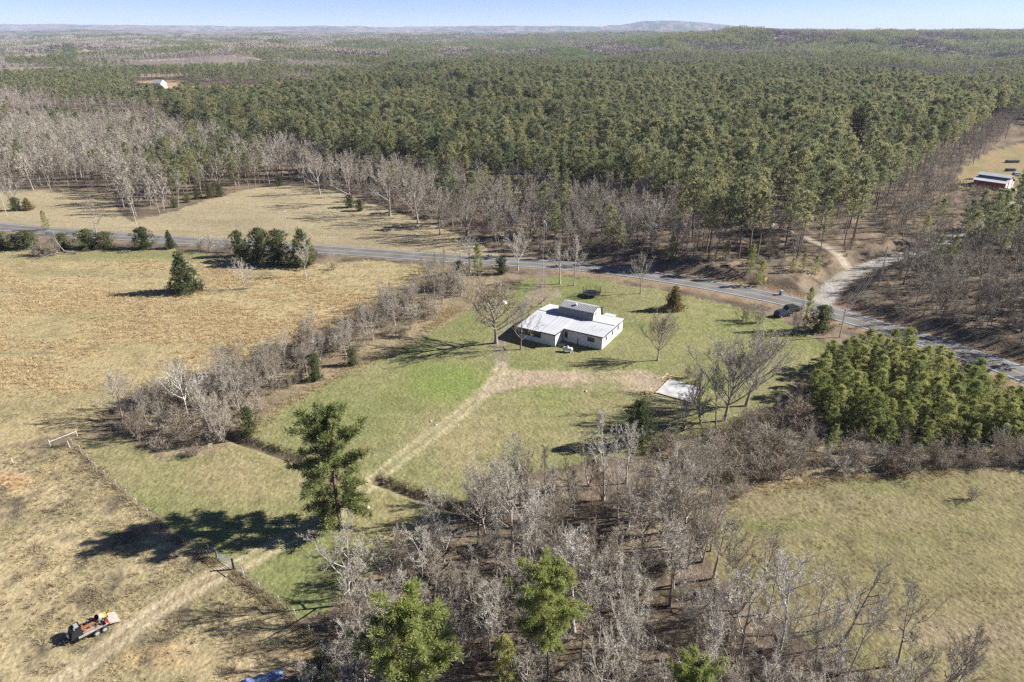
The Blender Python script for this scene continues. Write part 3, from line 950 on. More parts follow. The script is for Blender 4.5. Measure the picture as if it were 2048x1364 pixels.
CATS = {'pine': ('pine_tree', 'pine tree'), 'pine_dead': ('pine_tree', 'pine tree'), 'pine_near': ('pine_tree', 'pine tree'), 'pine_lone': ('pine_tree', 'pine tree'), 'cedar': ('cedar_tree', 'cedar tree'),
        'cedar_gold': ('cedar_tree', 'cedar tree'), 'cedar_round': ('cedar_tree', 'cedar tree'), 'young': ('young_pine', 'pine tree')}
RS = random.Random(4)
SHRUBS_LATER = []
SCAT = []     # scattered plants that get their labels at the end
LOOK = {'gnarl_pale': 'crooked pale', 'slim': 'slender', 'slim_pale': 'slender pale-barked', 'wide': 'wide-crowned', 'wide_pale': 'wide-crowned pale', 'multi': 'many-stemmed', 'multi_dark': 'dark many-stemmed'}

def tree(kind, p, h, label, group=None, wide=1.0, rot=None, var=None):
    nm, cat = CATS.get(kind, ('bare_tree', 'bare tree'))
    ks = KIT[kind]
    w, l, top = ks[RS.randrange(len(ks)) if var is None else var % len(ks)]
    s = h / top
    o = thing(nm, label, cat, p, RS.uniform(0, 6.28) if rot is None else rot, group)
    o.scale = (s * wide, s * wide, s)
    link('trunk', w, o); link('crown', l, o)
    return o

# ------------------------------------------------------------------ single trees one can tell apart
TAKEN = []   # (x, y, radius) kept clear of scattered plants
def T1(kind, bx, by, top, label, wide=1.0, var=None, rot=None, group=None):
    p = at(bx, by); h = height_of(p, top)
    TAKEN.append((p.x, p.y, 2.0))
    return tree(kind, p, h, label, group, wide, rot, var)
def T2(kind, tx, ty, h, label, wide=1.0, var=None, rot=None, group=None):
    x, y = flat(tx, ty, h); p = Vector((x, y, T(x, y)))
    TAKEN.append((p.x, p.y, 2.0))
    return tree(kind, p, h, label, group, wide, rot, var)

T1('pine_lone', 680, 1050, 810, 'tall open-branched pine standing alone beside the field track, long shadow on grass', 1.0, 0, 1.0)
T1('cedar', 372, 583, 497, 'lone cone-shaped cedar standing out in the tan pasture', 1.05)
G_CR = 'cedars in the clump beside the road'
T1('cedar_round', 480, 512, 457, 'first and narrow dark cedar at the pasture side end of the roadside clump', .75)
T1('cedar_round', 494, 530, 484, 'short round cedar crouched in front of the roadside cedar clump', 1.1)
T1('cedar_round', 523, 520, 452, 'tall round-topped cedar second in the roadside clump', .95)
T1('cedar_round', 558, 527, 456, 'broad dark cedar in the middle of the roadside clump', 1.0)
T1('cedar', 607, 531, 451, 'pointed cedar behind a pale bare tree in the roadside clump', 1.05)
T1('slim_pale', 612, 553, 478, 'pale bare tree in front of the pointed roadside cedar', 1.3)
T1('wide_pale', 489, 578, 511, 'small pale flat-topped bare tree standing in the pasture near the lone cedar', 1.1)
G_H = 'cedars in the hedge along the road'
for bx, by, tp, lb, wd in ((342, 497, 459, 'narrow pointed cedar closing the end of the roadside hedge', .8), (289, 497, 452, 'bushy cedar next to the last one in the roadside hedge', 1.25),
                           (212, 496, 462, 'low spreading cedar under the broken oak at the road', 1.6), (178, 497, 456, 'broad cedar in the roadside hedge beside the fallen tree', 1.5),
                           (128, 496, 464, 'dark low cedar behind the fallen brown tree', 1.3), (58, 497, 458, 'round dark cedar in the roadside hedge short of the fallen tree', 1.4),
                           (30, 498, 466, 'small dark cedar near the frame edge in the roadside hedge', 1.4), (2, 498, 462, 'dark cedar at the very edge of the frame in the roadside hedge', 1.3)):
    T1('cedar_round' if wd > 1 else 'cedar', bx, by, tp, lb, wd, group=None)
T1('young', 95, 460, 420, 'thin pale green young pine beside the road near the hedge', .75)
T1('gnarl', 193, 468, 392, 'big broken-topped bare oak leaning out over the road hedge', 1.1)
T1('wide', 28, 420, 345, 'bare oak rising behind two green bushes in the hay field', 1.0)
T1('cedar_round', 33, 421, 393, 'dark green round bush at the foot of the hay field oak', 1.1)
T1('cedar_gold', 57, 420, 394, 'yellow-green round bush beside the dark one in the hay field', 1.3)
T1('vase', 992, 686, 541, 'large vase-shaped bare shade tree at the driveway beside the white house', 1.32, 0, .6)
T1('wide', 1041, 699, 598, 'smaller bare tree in front of the screened porch of the white house', .85)
T1('vase', 1315, 721, 611, 'rounded fine-twigged bare tree on the lawn right of the white house', .85, 1)
T1('vase_grey', 1448, 842, 655, 'big grey bare tree leaning over the concrete slab', 1.05, 1, 2.4)
T1('vase_grey', 1492, 812, 648, 'second big grey bare tree between the slab and the young pines', 1.08, 0)
T1('cedar_gold', 1347, 619, 567, 'bronze-green egg-shaped cedar on the lawn near the road', 1.1)
T1('wide', 1281, 587, 499, 'solitary bare tree on the lawn edge beside the road bend', .75)
T1('slim_pale', 1120, 568, 470, 'left one of two pale bare trees standing at the driveway mouth', 1.35)
T1('slim_pale', 1148, 571, 464, 'right one of two pale bare trees standing at the driveway mouth', 1.05)
T1('wide_pale', 1036, 540, 452, 'broad pale bare oak on the road edge beside the driveway mouth', 1.05)
T1('wide_pale', 940, 545, 462, 'spreading pale bare oak on the near side of the road', 1.1)
T1('young', 955, 548, 483, 'bright green young pine between two pale roadside oaks', .7)
T1('cedar_round', 1003, 548, 513, 'small dark cedar at the foot of the roadside oaks', 1.0)
T1('cedar_round', 918, 548, 520, 'dark shaded cedar in the thicket just below the road', 1.2)
T1('cedar_round', 1640, 662, 608, 'dark bushy evergreen at the roadside beside the parked car', 1.1)
T1('young', 1611, 660, 572, 'thin sparse young pine rising behind the parked car', .45)
T1('multi', 1590, 668, 605, 'tangled bare sapling clump next to the parked car', 1.0)
T1('cedar_round', 1276, 888, 794, 'dark ragged evergreen standing below the concrete slab', .72)
T1('multi', 1402, 848, 742, 'grey many-stemmed tree whose branches veil the right part of the slab', 1.1)
T1('multi', 1368, 856, 772, 'smaller grey tree in front of the slab, left of the veiling one', 1.1)
T1('slim', 1432, 856, 738, 'slender grey tree between the veiling tree and the big slab trees', 1.3)
T2('pine_near', 812, 1172, 20, 'large bright green pine crown in the foreground woods, nearer the track', 1.12, 0)
T2('pine_near', 1105, 1130, 20, 'round bright green pine crown in the middle of the foreground woods', .84, 1)
T2('pine_near', 1388, 1302, 17, 'bright green pine top cut by the bottom edge of the picture', .75, 2)
T2('young', 1010, 1272, 8, 'small green pine sapling between the two big foreground pines', .9)
T2('cedar_round', 640, 1312, 4, 'low dark evergreen bush near the blue tarp', 1.2)
T1('gnarl', 1427, 1158, 1000, 'dark-trunked bare tree with a long low limb at the meadow edge', 1.0, 0, .2)
T1('gnarl', 1535, 1228, 1108, 'pale-topped crooked bare tree second along the meadow edge', .9, 1)
T1('slim', 1628, 1262, 1125, 'slender bare sapling at the meadow edge between two crooked trees', 1.0)
T1('gnarl', 1680, 1290, 1102, 'forked grey bare tree at the meadow edge', .9, 2)
T1('gnarl', 1792, 1330, 1155, 'bare tree with a curved trunk and pale twig tips at the meadow edge', .8, 3)
T1('multi_dark', 1890, 1372, 1235, 'leaning dark bare clump furthest right along the meadow edge', 1.0)
T1('slim_pale', 845, 1172, 1040, 'white-barked bare tree standing clear at the edge of foreground woods', 1.5, 1)
T1('wide', 580, 310 + 40, 252, 'pale round-headed bare tree standing out before the dark pines', 1.0)
for bx, by, tp, lb in ((478, 770, 700, ''),):
    pass
T2('pine_dead', 1618, 312, 17, 'rust-brown dead pine standing among the green pines', .9)
T2('young', 1655, 330, 15, 'dark narrow evergreen next to the rust-brown dead pine', .7)
G_T = 'bare trees along the creek thicket'
for bx, by, tp, k in ((245, 838, 735, 'wide'), (375, 830, 705, 'wide_pale'), (468, 800, 690, 'slim'), (482, 805, 712, 'slim'), (300, 850, 770, 'multi'), (420, 860, 760, 'multi'), (560, 760, 700, 'wide'),
                      (640, 720, 650, 'multi'), (735, 672, 600, 'slim_pale'), (700, 690, 625, 'multi'), (790, 650, 560, 'slim'), (850, 600, 510, 'slim'), (868, 590, 505, 'slim'), (820, 620, 555, 'multi'), (520, 800, 720, 'multi')):
    o = T1(k, bx, by, tp, 'bare tree rising out of the creek thicket between pasture and lawn', 1.0, group=G_T)
    SCAT.append((o, 'thicket tree', LOOK[k], height_of(o.location, tp), G_T, 4, 14))
G_E = 'bare trees at the front edge of the pine stand'
for bx, by, tp in ((880, 470, 368), (932, 478, 362), (990, 482, 352), (1060, 447, 352), (1112, 472, 360), (1166, 472, 362), (1204, 470, 366), (1256, 497, 396), (1302, 502, 402), (1352, 512, 432), (780, 432, 300), (702, 408, 300), (640, 388, 302), (836, 446, 330)):
    o = T1('wide', bx, by, tp, 'wide-crowned bare oak at the front edge of the pine stand', 1.0, group=G_E)
    SCAT.append((o, 'edge oak', 'wide-crowned', height_of(o.location, tp), G_E, 8, 17))
G_Y = 'young pines in the dense grove by the road'
rr = np.random.RandomState(9)
yp = []
YPOLY = [(1640, 745), (1700, 712), (1770, 712), (1840, 745), (1950, 785), (2060, 830), (2140, 850), (2060, 880), (1900, 890), (1760, 900), (1660, 868), (1618, 815)]
tries = 0
while len(yp) < 130 and tries < 6000:
    tries += 1
    q = (rr.uniform(1600, 2150), rr.uniform(700, 905))
    if not inpoly(np.array([q[0]]), np.array([q[1]]), YPOLY)[0]: continue
    x, y = flat(*q)
    if any((x - a) ** 2 + (y - b) ** 2 < 2.4 ** 2 for a, b in yp): continue
    yp.append((x, y))
for x, y in yp:
    h, wd = rr.uniform(4.4, 8.4), rr.uniform(.95, 1.3)
    o = tree('young', Vector((x, y, T(x, y))), h, 'young bushy pine packed in the dense green grove beside the road', G_Y, wd)
    SCAT.append((o, 'grove pine', 'narrow' if wd < 1.06 else 'broad' if wd > 1.19 else 'bushy', h, G_Y, 4.4, 8.4))
    TAKEN.append((x, y, 1.5))
T1('young', 1662, 905, 845, 'pale yellow-green sapling in the brush in front of the young pine grove', .7)
T1('young', 1845, 900, 838, 'light green pine sapling standing in front of the grove', .9)
T1('young', 1942, 895, 845, 'lone small pine sapling in the brush to the right of the grove', .9)
T1('cedar_round', 632, 760, 703, 'dark evergreen bush in the creek thicket beside the lawn', .7)
T1('cedar_round', 706, 730, 695, 'small green bush at the lawn edge of the creek thicket', .9)
T1('cedar_round', 500, 868, 810, 'olive green bush at the end of the creek thicket by the ditch', .8)

# ------------------------------------------------------------------ woods: where each kind grows
W_FRONT = [(420, 1420), (560, 1330), (650, 1262), (760, 1140), (905, 1040), (1010, 985), (1150, 962), (1290, 955), (1390, 960), (1440, 1030), (1420, 1110), (1480, 1200), (1580, 1260), (1720, 1330), (1900, 1460), (1700, 1900), (300, 1900)]
W_CREEK = [(235, 815), (330, 785), (460, 752), (560, 712), (650, 668), (740, 625), (850, 572), (900, 548), (935, 560), (920, 600), (850, 648), (760, 690), (690, 730), (600, 775), (530, 815), (490, 862), (440, 900), (350, 925), (280, 905), (238, 862)]
W_BAND = [(1290, 905), (1400, 868), (1500, 845), (1590, 790), (1630, 860), (1750, 905), (1900, 905), (2100, 890), (2400, 900), (2400, 938), (2050, 938), (1900, 942), (1700, 950), (1560, 962), (1470, 1000), (1440, 1030), (1380, 960)]
W_LEFT = [(-700, 352), (-300, 378), (60, 381), (150, 376), (230, 382), (240, 424), (264, 438), (330, 425), (420, 395), (560, 369), (640, 372), (660, 352), (560, 330), (430, 300), (300, 262), (0, 262), (-700, 262)]
W_EDGE = [(640, 374), (705, 390), (765, 412), (900, 460), (985, 497), (1100, 512), (1250, 520), (1420, 545), (1450, 515), (1300, 445), (1000, 385), (800, 352), (660, 350)]
W_RIGHT = [(1672, 600), (1700, 566), (1760, 540), (1850, 515), (1930, 482), (2000, 440), (2060, 412), (2500, 400), (2500, 900), (2200, 790), (2030, 718), (1880, 670), (1760, 630)]
W_STRIP = [(1735, 500), (1755, 430), (1850, 360), (1930, 300), (1985, 250), (2040, 245), (1975, 320), (1935, 345), (1900, 385), (1870, 440), (1800, 500)]
W_PINE = [(430, 300), (330, 262), (300, 246), (430, 228), (560, 210), (690, 190), (760, 160), (1000, 145), (1300, 142), (1700, 168), (2000, 200), (2500, 230), (2500, 270), (2040, 245), (1985, 250), (1930, 300), (1850, 360), (1755, 430), (1735, 500), (1690, 530), (1600, 555), (1420, 540), (1300, 440), (1000, 382), (660, 350), (560, 328)]

rs = np.random.RandomState(77)
def cells(y0, y1, step):
    """jittered grid of ground points inside the camera's wedge"""
    xs, ys = np.meshgrid(np.arange(-y1 * 1.25, y1 * 1.25, step), np.arange(y0, y1, step))
    x = xs.ravel() + rs.uniform(-.48, .48, xs.size) * step; y = ys.ravel() + rs.uniform(-.48, .48, xs.size) * step
    lim = .80 * y * cp / 1 + 34
    k = np.abs(x) < np.minimum(lim + 0.12 * y, 1.15 * y + 20)
    return x[k], y[k]

def open_ground(x, y, margin=1.5):
    """False on roads, tracks and near what already stands"""
    ok = np.ones(len(x), bool)
    I = np.where((y < 430) & (np.abs(x) < 420))[0]
    xs, ys = x[I], y[I]
    d, _ = line_dist(xs, ys, ROADC); b = d > 6.2 + margin
    for pl, w in ((LANE[::3], 3.4), (WOODTRACK[::3], 2.4), (TRACK[::3], 2.2), (DRIVE[::3], 3.0)):
        d, _ = line_dist(xs, ys, pl); b &= d > w + margin * .5
    d, _ = line_dist(xs, ys, CUT); b &= d > 4.0
    ta = np.array(TAKEN)
    for a, b2, r in ta:
        b &= (xs - a) ** 2 + (ys - b2) ** 2 > r * r
    ok[I] &= b
    return ok

FIELDS = (A_LAWN, A_PASTURE, A_ROUGH, A_HAY, A_MEADOW, A_BARNYARD, A_CLEAR)
px_of = lambda x, y: project(x, y, np.zeros(len(x)))[:2]

BARE, PINES, BUSH, SMALL = [], [], [], []   # x, y, height, kind, group
def add(lst, x, y, h, kind, grp):
    lst += [(a, b, c, kind, grp) for a, b, c in zip(x, y, h)]

# pine stand
x, y = cells(150, 1080, 5.4)
px, py = px_of(x, y)
inside = inpoly(px, py, W_PINE) & open_ground(x, y)
thin = sstep(385, 465, py) * (px > 1280)
keep = inside & (rs.rand(len(x)) > np.maximum(thin * .62, .12 + .75 * sstep(.58, .66, fbm(x / 24, y / 24, 41, 3))))
add(PINES, x[keep], y[keep], (15 + 10 * fbm(x[keep] / 50, y[keep] / 50, 42, 2)) * rs.uniform(.82, 1.15, keep.sum()), 'pine', 'pines in the stand behind the road')
kb = inside & ~keep & (rs.rand(len(x)) < .22)
add(BARE, x[kb], y[kb], rs.uniform(9, 15, kb.sum()), 'edge', 'bare trees scattered inside the pine stand')
# bare trees along its front edge
x, y = cells(150, 330, 5.6)
px, py = px_of(x, y)
k = inpoly(px, py, W_EDGE) & open_ground(x, y)
kp = k & (rs.rand(len(x)) < .16)
kb = k & ~kp
add(BARE, x[kb], y[kb], rs.uniform(9, 14.5, kb.sum()), 'edge', 'bare trees at the front edge of the pine stand')
add(PINES, x[kp], y[kp], rs.uniform(11, 19, kp.sum()), 'pine', 'pines in the stand behind the road')
# leafless woods behind the hay field
x, y = cells(230, 660, 5.2)
px, py = px_of(x, y)
k = inpoly(px, py, W_LEFT) & open_ground(x, y)
dk = np.exp(-(((px - 400) / 95) ** 2 + ((py - 372) / 38) ** 2)) * .95 + (fbm(x / 40, y / 40, 61, 2) > .66) * .35 + .03
kp = k & (rs.rand(len(x)) < dk)
kb = k & ~kp
add(BARE, x[kb], y[kb], rs.uniform(11, 16.5, kb.sum()), 'left', 'bare trees in the woods behind the hay field')
add(PINES, x[kp], y[kp], rs.uniform(12, 17, kp.sum()), 'pine', 'pines among the bare woods behind the hay field')
# woods right of the lane
x, y = cells(105, 320, 5.0)
px, py = px_of(x, y)
k = inpoly(px, py, W_RIGHT) & open_ground(x, y, 1.0) & (px > 1790 + (py - 560) * .35 * (py > 560))
kp = k & (rs.rand(len(x)) < np.clip(.03 + .75 * np.exp(-(((px - 1960) / 110) ** 2 + ((py - 470) / 55) ** 2)) + .2 * (px > 2020), 0, .9))
kb = k & ~kp & (rs.rand(len(x)) < .85)
add(BARE, x[kb], y[kb], rs.uniform(7.5, 13, kb.sum()), 'right', 'bare trees in the woods beyond the lane mouth')
add(PINES, x[kp], y[kp], rs.uniform(11, 17, kp.sum()), 'pine', 'pines in the woods beyond the lane mouth')
# grey strip beside the barn
x, y = cells(180, 560, 6.4)
px, py = px_of(x, y)
k = inpoly(px, py, W_STRIP) & open_ground(x, y)
add(BARE, x[k], y[k], rs.uniform(9, 13, k.sum()), 'strip', 'bare trees in the grey strip beside the barn')
x, y = cells(180, 330, 9.0)
px, py = px_of(x, y)
k = inpoly(px, py, A_BARNYARD) & (px > 2015) & open_ground(x, y) & (rs.rand(len(x)) < .5) & (py < 330)
add(PINES, x[k], y[k], rs.uniform(14, 18, k.sum()), 'pine', 'pines beside the red barn')
# foreground woods
x, y = cells(18, 120, 3.3)
px, py = px_of(x, y)
k = inpoly(px, py, W_FRONT) & open_ground(x, y)
gap = np.exp(-(((px - 940) / 90) ** 2 + ((py - 1330) / 60) ** 2)) * .7
k &= (rs.rand(len(x)) > np.maximum(gap, .30)) & ~((px > 440) & (px < 630) & (py > 1295))
add(BARE, x[k], y[k], rs.uniform(7, 13.5, k.sum()), 'front', 'bare trees in the foreground woods')
x, y = cells(24, 110, 8.0)
px, py = px_of(x, y)
k = inpoly(px, py, W_FRONT) & open_ground(x, y) & (rs.rand(len(x)) < .55) & ~((px > 440) & (px < 630) & (py > 1295))
add(BARE, x[k], y[k], rs.uniform(11.5, 15.5, k.sum()), 'big', 'bare trees in the foreground woods')
x, y = cells(18, 120, 2.6)
px, py = px_of(x, y)
k = inpoly(px, py, W_FRONT) & open_ground(x, y) & (rs.rand(len(x)) < .40) & ~((px > 440) & (px < 630) & (py > 1295))
add(BUSH, x[k], y[k], rs.uniform(1.0, 2.8, k.sum()), 'front', 'brown shrubs under the foreground woods')
# creek thicket
x, y = cells(70, 210, 2.3)
px, py = px_of(x, y)
k = inpoly(px, py, W_CREEK) & open_ground(x, y, 0) & ((fbm(x / 7, y / 7, 43, 2) > .42) | (px < 480)) & (rs.rand(len(x)) < .85)
add(BUSH, x[k], y[k], rs.uniform(1.0, 4.0, k.sum()), 'creek', 'shrubs of the creek thicket beside the lawn')
x, y = cells(70, 210, 5.0)
px, py = px_of(x, y)
k = inpoly(px, py, W_CREEK) & open_ground(x, y, 0) & (rs.rand(len(x)) < .72)
add(BARE, x[k], y[k], rs.uniform(4.5, 9.5, k.sum()), 'creek', G_T)
# brushy band above the meadow
x, y = cells(60, 150, 2.2)
px, py = px_of(x, y)
k = inpoly(px, py, W_BAND) & open_ground(x, y, 0)
add(BUSH, x[k], y[k], rs.uniform(1.6, 3.6, k.sum()), 'band', 'brown shrubs of the brushy band above the meadow')
x, y = cells(60, 150, 5.5)
px, py = px_of(x, y)
k = inpoly(px, py, W_BAND) & open_ground(x, y, 0) & (rs.rand(len(x)) < .4)
add(BARE, x[k], y[k], rs.uniform(4.0, 7.0, k.sum()), 'band', 'bare saplings in the brushy band above the meadow')
# undergrowth along the wood edges beyond the road
x, y = cells(120, 420, 3.0)
px, py = px_of(x, y)
k = (inpoly(px, py, W_RIGHT) | inpoly(px, py, W_EDGE) | (inpoly(px, py, W_PINE) & (py > 410)) | inpoly(px, py, [(1740, 440), (1900, 365), (1965, 400), (2000, 440), (1900, 485), (1780, 520), (1725, 525)])) & open_ground(x, y, -.6)
k &= rs.rand(len(x)) < 1.15 * (fbm(x / 12, y / 12, 44, 2) + .25)
add(BUSH, x[k], y[k], rs.uniform(.5, 2.2, k.sum()), 'far', 'shrubs under the woods beyond the road')
# young evergreens on the bank beyond the road
for bx, by, tp in ((1180, 512, 470), (1212, 512, 452), (1240, 520, 440), (1500, 545, 487), (1520, 558, 520), (1605, 540, 505), (1630, 548, 510), (1585, 545, 515), (1450, 520, 480), (1345, 520, 470), (1880, 430, 395), (1850, 470, 430), (1905, 520, 470), (1280, 455, 420)):
    p = at(bx, by)
    SMALL.append((p.x, p.y, height_of(p, tp), 'pine' if bx < 1300 else 'young', 'young pines on the wooded bank beyond the road'))
for bx, by, tp in ((700, 415, 388), (720, 422, 398), (560, 372, 350), (395, 398, 372), (375, 405, 385), (420, 396, 368), (440, 393, 365), (350, 415, 395)):
    p = at(bx, by)
    SMALL.append((p.x, p.y, height_of(p, tp), 'cedar_round', 'small cedars along the edge of the hay field'))

def in_view(x, y, h):
    px, py, w = project(x, y, h * .8)
    px2, py2, w2 = project(x, y, h * 1.0)
    return (px > -20) & (px < 2068) & (py2 < 1372) & (w > 0)

BKIND = {'edge': ['wide', 'wide', 'slim', 'multi', 'wide_pale', 'slim'], 'left': ['slim', 'slim_pale', 'wide', 'slim', 'multi'], 'right': ['slim', 'multi_dark', 'wide', 'slim'], 'strip': ['slim', 'wide', 'multi'],
         'front': ['slim', 'slim_pale', 'multi', 'wide', 'slim_pale', 'multi_dark', 'wide_pale'], 'creek': ['multi', 'multi', 'wide', 'multi_dark'], 'big': ['wide_pale', 'gnarl_pale', 'slim_pale', 'wide'], 'band': ['multi', 'multi_dark', 'slim']}
LABELS = {
    'pines in the stand behind the road': 'tall long-trunked pine standing in the dense stand behind the road',
    'bare trees at the front edge of the pine stand': 'leafless tree in the front edge of the pine stand beyond the road',
    'bare trees scattered inside the pine stand': 'leafless tree standing among the pines behind the road',
    'bare trees in the woods behind the hay field': 'leafless tree in the grey woods behind the hay field',
    'pines among the bare woods behind the hay field': 'green pine growing among the grey woods behind the hay field',
    'bare trees in the woods beyond the lane mouth': 'leafless tree in the dark woods between gravel lane and road',
    'pines in the woods beyond the lane mouth': 'pine among the woods between gravel lane and road',
    'bare trees in the grey strip beside the barn': 'leafless tree in the grey strip of trees beside the red barn',
    'pines beside the red barn': 'pine standing in the yard behind the red barn',
    'bare trees in the foreground woods': 'leafless tree in the woods nearest the camera, below the lawn',
    'bare saplings in the brushy band above the meadow': 'bare sapling in the brushy band between grove and meadow',
    'brown shrubs under the foreground woods': 'brown tangled shrub under the woods nearest the camera',
    'shrubs of the creek thicket beside the lawn': 'tangled leafless shrub in the creek thicket beside the lawn',
    'brown shrubs of the brushy band above the meadow': 'brown leafless shrub in the brushy band above the meadow',
    'young pines on the wooded bank beyond the road': 'short bushy young pine on the wooded bank beyond the road',
    'small cedars along the edge of the hay field': 'small dark cedar at the foot of the woods edging the hay field',
    G_T: 'bare tree rising out of the creek thicket between pasture and lawn',
}

def split(lst, cap):
    A = np.array([(a, b, c) for a, b, c, _, _ in lst])
    v = in_view(A[:, 0], A[:, 1], A[:, 2])
    d = np.hypot(A[:, 0], A[:, 1]) / A[:, 2] ** .5
    order = np.argsort(np.where(v, d, 1e9))
    own = set(order[:min(cap, int(v.sum()))].tolist())
    return own, [i for i in range(len(lst)) if i not in own]

own, rest = split(BARE, 215)
for i in sorted(own):
    x, y, h, k, g = BARE[i]
    kd = RS.choice(BKIND[k])
    o = tree(kd, Vector((x, y, T(x, y))), h, LABELS[g], g, RS.uniform(.85, 1.2))
    SCAT.append((o, 'bare tree', LOOK[kd], h, g, 6, 14))
def spread(lst, idx, ref):
    A = np.array([lst[i][:3] for i in idx])
    z = terrain(A[:, 0], A[:, 1])
    P = np.stack([A[:, 0], A[:, 1], z], 1)
    s = A[:, 2] / ref
    w = s * rs.uniform(.74, 1.28, len(s))
    return P, np.stack([w, w, s], 1), np.stack([rs.normal(0, .03, len(s)), rs.normal(0, .03, len(s)), rs.uniform(0, 6.28, len(s))], 1)

# simpler leafless trees for the rest
low = [bare_tree(300 + i, 10, .11, .32 + .04 * (i % 3), .30, 10, 50, 6, 6, 3, .060, up=.5) for i in range(6)]
A_LOW = [asset('bare_far_%d' % i, p.both('bare_far', M_BARK, M_TWIG)) for i, p in enumerate(low)]
P, s_, r_ = spread(BARE, rest, 10)
scatter('bare_woods', P, s_, r_, A_LOW, 'mass of leafless trees filling the grey woods')

own, rest = split(PINES, 285)
for i in sorted(own):
    x, y, h, k, g = PINES[i]
    wd = RS.uniform(.74, 1.26)
    o = tree('pine', Vector((x, y, T(x, y))), h, LABELS[g], g, wd)
    SCAT.append((o, 'pine', 'narrow' if wd < .92 else 'broad' if wd > 1.08 else 'straight', h, g, 12, 24))
A_PINE = [asset('pine_mid_%d' % i, p.both('pine_mid', M_PINEBARK, M_PINE)) for i, p in enumerate(pn)]
P, s_, r_ = spread(PINES, rest, 20)
scatter('pine_forest', P, s_, r_, A_PINE, 'dense stand of tall pines covering the ground behind the road')

for x, y, h, k, g in SMALL:
    o = tree(k, Vector((x, y, T(x, y))), h, LABELS[g], g, RS.uniform(.8, 1.1))
    SCAT.append((o, 'young pine' if k != 'cedar_round' else 'cedar', 'bushy', h, g, 2, 9))

def shrub_at(p, h, label, group=None, wide=1.0, var=None):
    o = link('shrub', SHRUB[RS.randrange(4) if var is None else var])
    tag(o, label, 'shrub', group)
    o.location = p; o.rotation_euler = (0, 0, RS.uniform(0, 6.28)); o.scale = (h / 3 * wide, h / 3 * wide, h / 3)
    return o
own, rest = split(BUSH, 280)
for i in sorted(own):
    x, y, h, k, g = BUSH[i]
    wd = RS.uniform(.9, 1.4)
    o = shrub_at(Vector((x, y, T(x, y))), h, LABELS[g], g, wd)
    SCAT.append((o, {'front': 'woods shrub', 'creek': 'thicket shrub', 'band': 'brushland shrub', 'far': 'bank shrub'}[k], 'narrow' if wd < 1.06 else 'spreading' if wd > 1.24 else 'round', h, g, 1.2, 4))
A_SHR = [asset('shrub_%d' % i, m) for i, m in enumerate(SHRUB)]
P, s_, r_ = spread(BUSH, rest, 3)
scatter('undergrowth', P, s_ * np.array([1.2, 1.2, 1]), r_, A_SHR, 'brown leafless undergrowth in thickets and under the woods')
for bx, by, tp, lb in ((1488, 642, 614, 'left of two small bare shrubs on the lawn near the parked car'), (1516, 645, 608, 'right and larger of two bare shrubs on the lawn near the parked car'),
                       (915 - 420, 578, 560, 'dark shrub at the foot of the small pasture tree'), (665, 540, 522, 'low brown shrub beside the roadside cedar clump'),
                       (420, 502, 470, 'tall bare bush against the road left of the cedar clump'), (400, 500, 476, 'thin bare bush against the road beside the hedge'), (455, 505, 478, 'bare brush touching the first roadside cedar'),
                       (1378, 755, 728, 'bare brush growing behind the concrete slab'), (1400, 768, 740, 'twiggy brush at the far corner of the concrete slab'), (1945, 1000, 975, 'dead stalks standing out in the meadow')):
    p = at(bx, by)
    shrub_at(p, max(.8, height_of(p, tp)), lb, None, 1.0)

# ------------------------------------------------------------------ distant woods
x, y = cells(560, 1500, 9.5)
px, py = px_of(x, y)
k = ~inpoly(px, py, W_PINE) & ~inpoly(px, py, W_LEFT) & ~inpoly(px, py, W_STRIP) & ~inpoly(px, py, A_CLEAR) & (py < 300) & ~inpoly(px, py, A_BARNYARD) & ~far_clear(x, y)
x, y, px = x[k], y[k], px[k]
sh = pine_share(x, y, px)
isp = rs.rand(len(x)) < sstep(.35, .65, sh)
far_p = [pine(400 + i, 20, .18, .40, 3.8, 16, 2, 7, 1.5, wleaf=.5, fill=5) for i in range(4)]
A_FP = [asset('pine_far_%d' % i, p.both('pine_far', M_PINEBARK, M_PINEFAR)) for i, p in enumerate(far_p)]
far_b = [bare_tree(420 + i, 10, .12, .32, .3, 8, 55, 4, 4, 0, .11, up=.5) for i in range(4)]
A_FB = [asset('wood_far_%d' % i, p.both('wood_far', M_BARK, M_WOODFAR)) for i, p in enumerate(far_b)]
for sel, As, nm, ref, lo, hi, lb in ((isp, A_FP, 'far_pine_woods', 20, 13, 18, 'pines of the mixed woods in the middle distance'), (~isp, A_FB, 'far_bare_woods', 10, 10, 15, 'leafless woods in the middle distance')):
    P = np.stack([x[sel], y[sel], terrain(x[sel], y[sel])], 1)
    h = rs.uniform(lo, hi, len(P)) / ref
    w = h * rs.uniform(1.0, 1.5, len(P))
    scatter(nm, P, np.stack([w, w, h], 1), np.stack([h * 0, h * 0, rs.uniform(0, 6.28, len(P))], 1), As, lb)
FC = {k: [asset('%s_%d' % (k, i), far_clump(500 + 10 * j + i, k).leaf(k, m)) for i in range(4)] for j, (k, m) in enumerate((('pine', M_PINEFAR), ('bare', M_WOODFAR), ('cone', M_PLANT)))}
XP = {'pine': [], 'bare': [], 'cone': []}
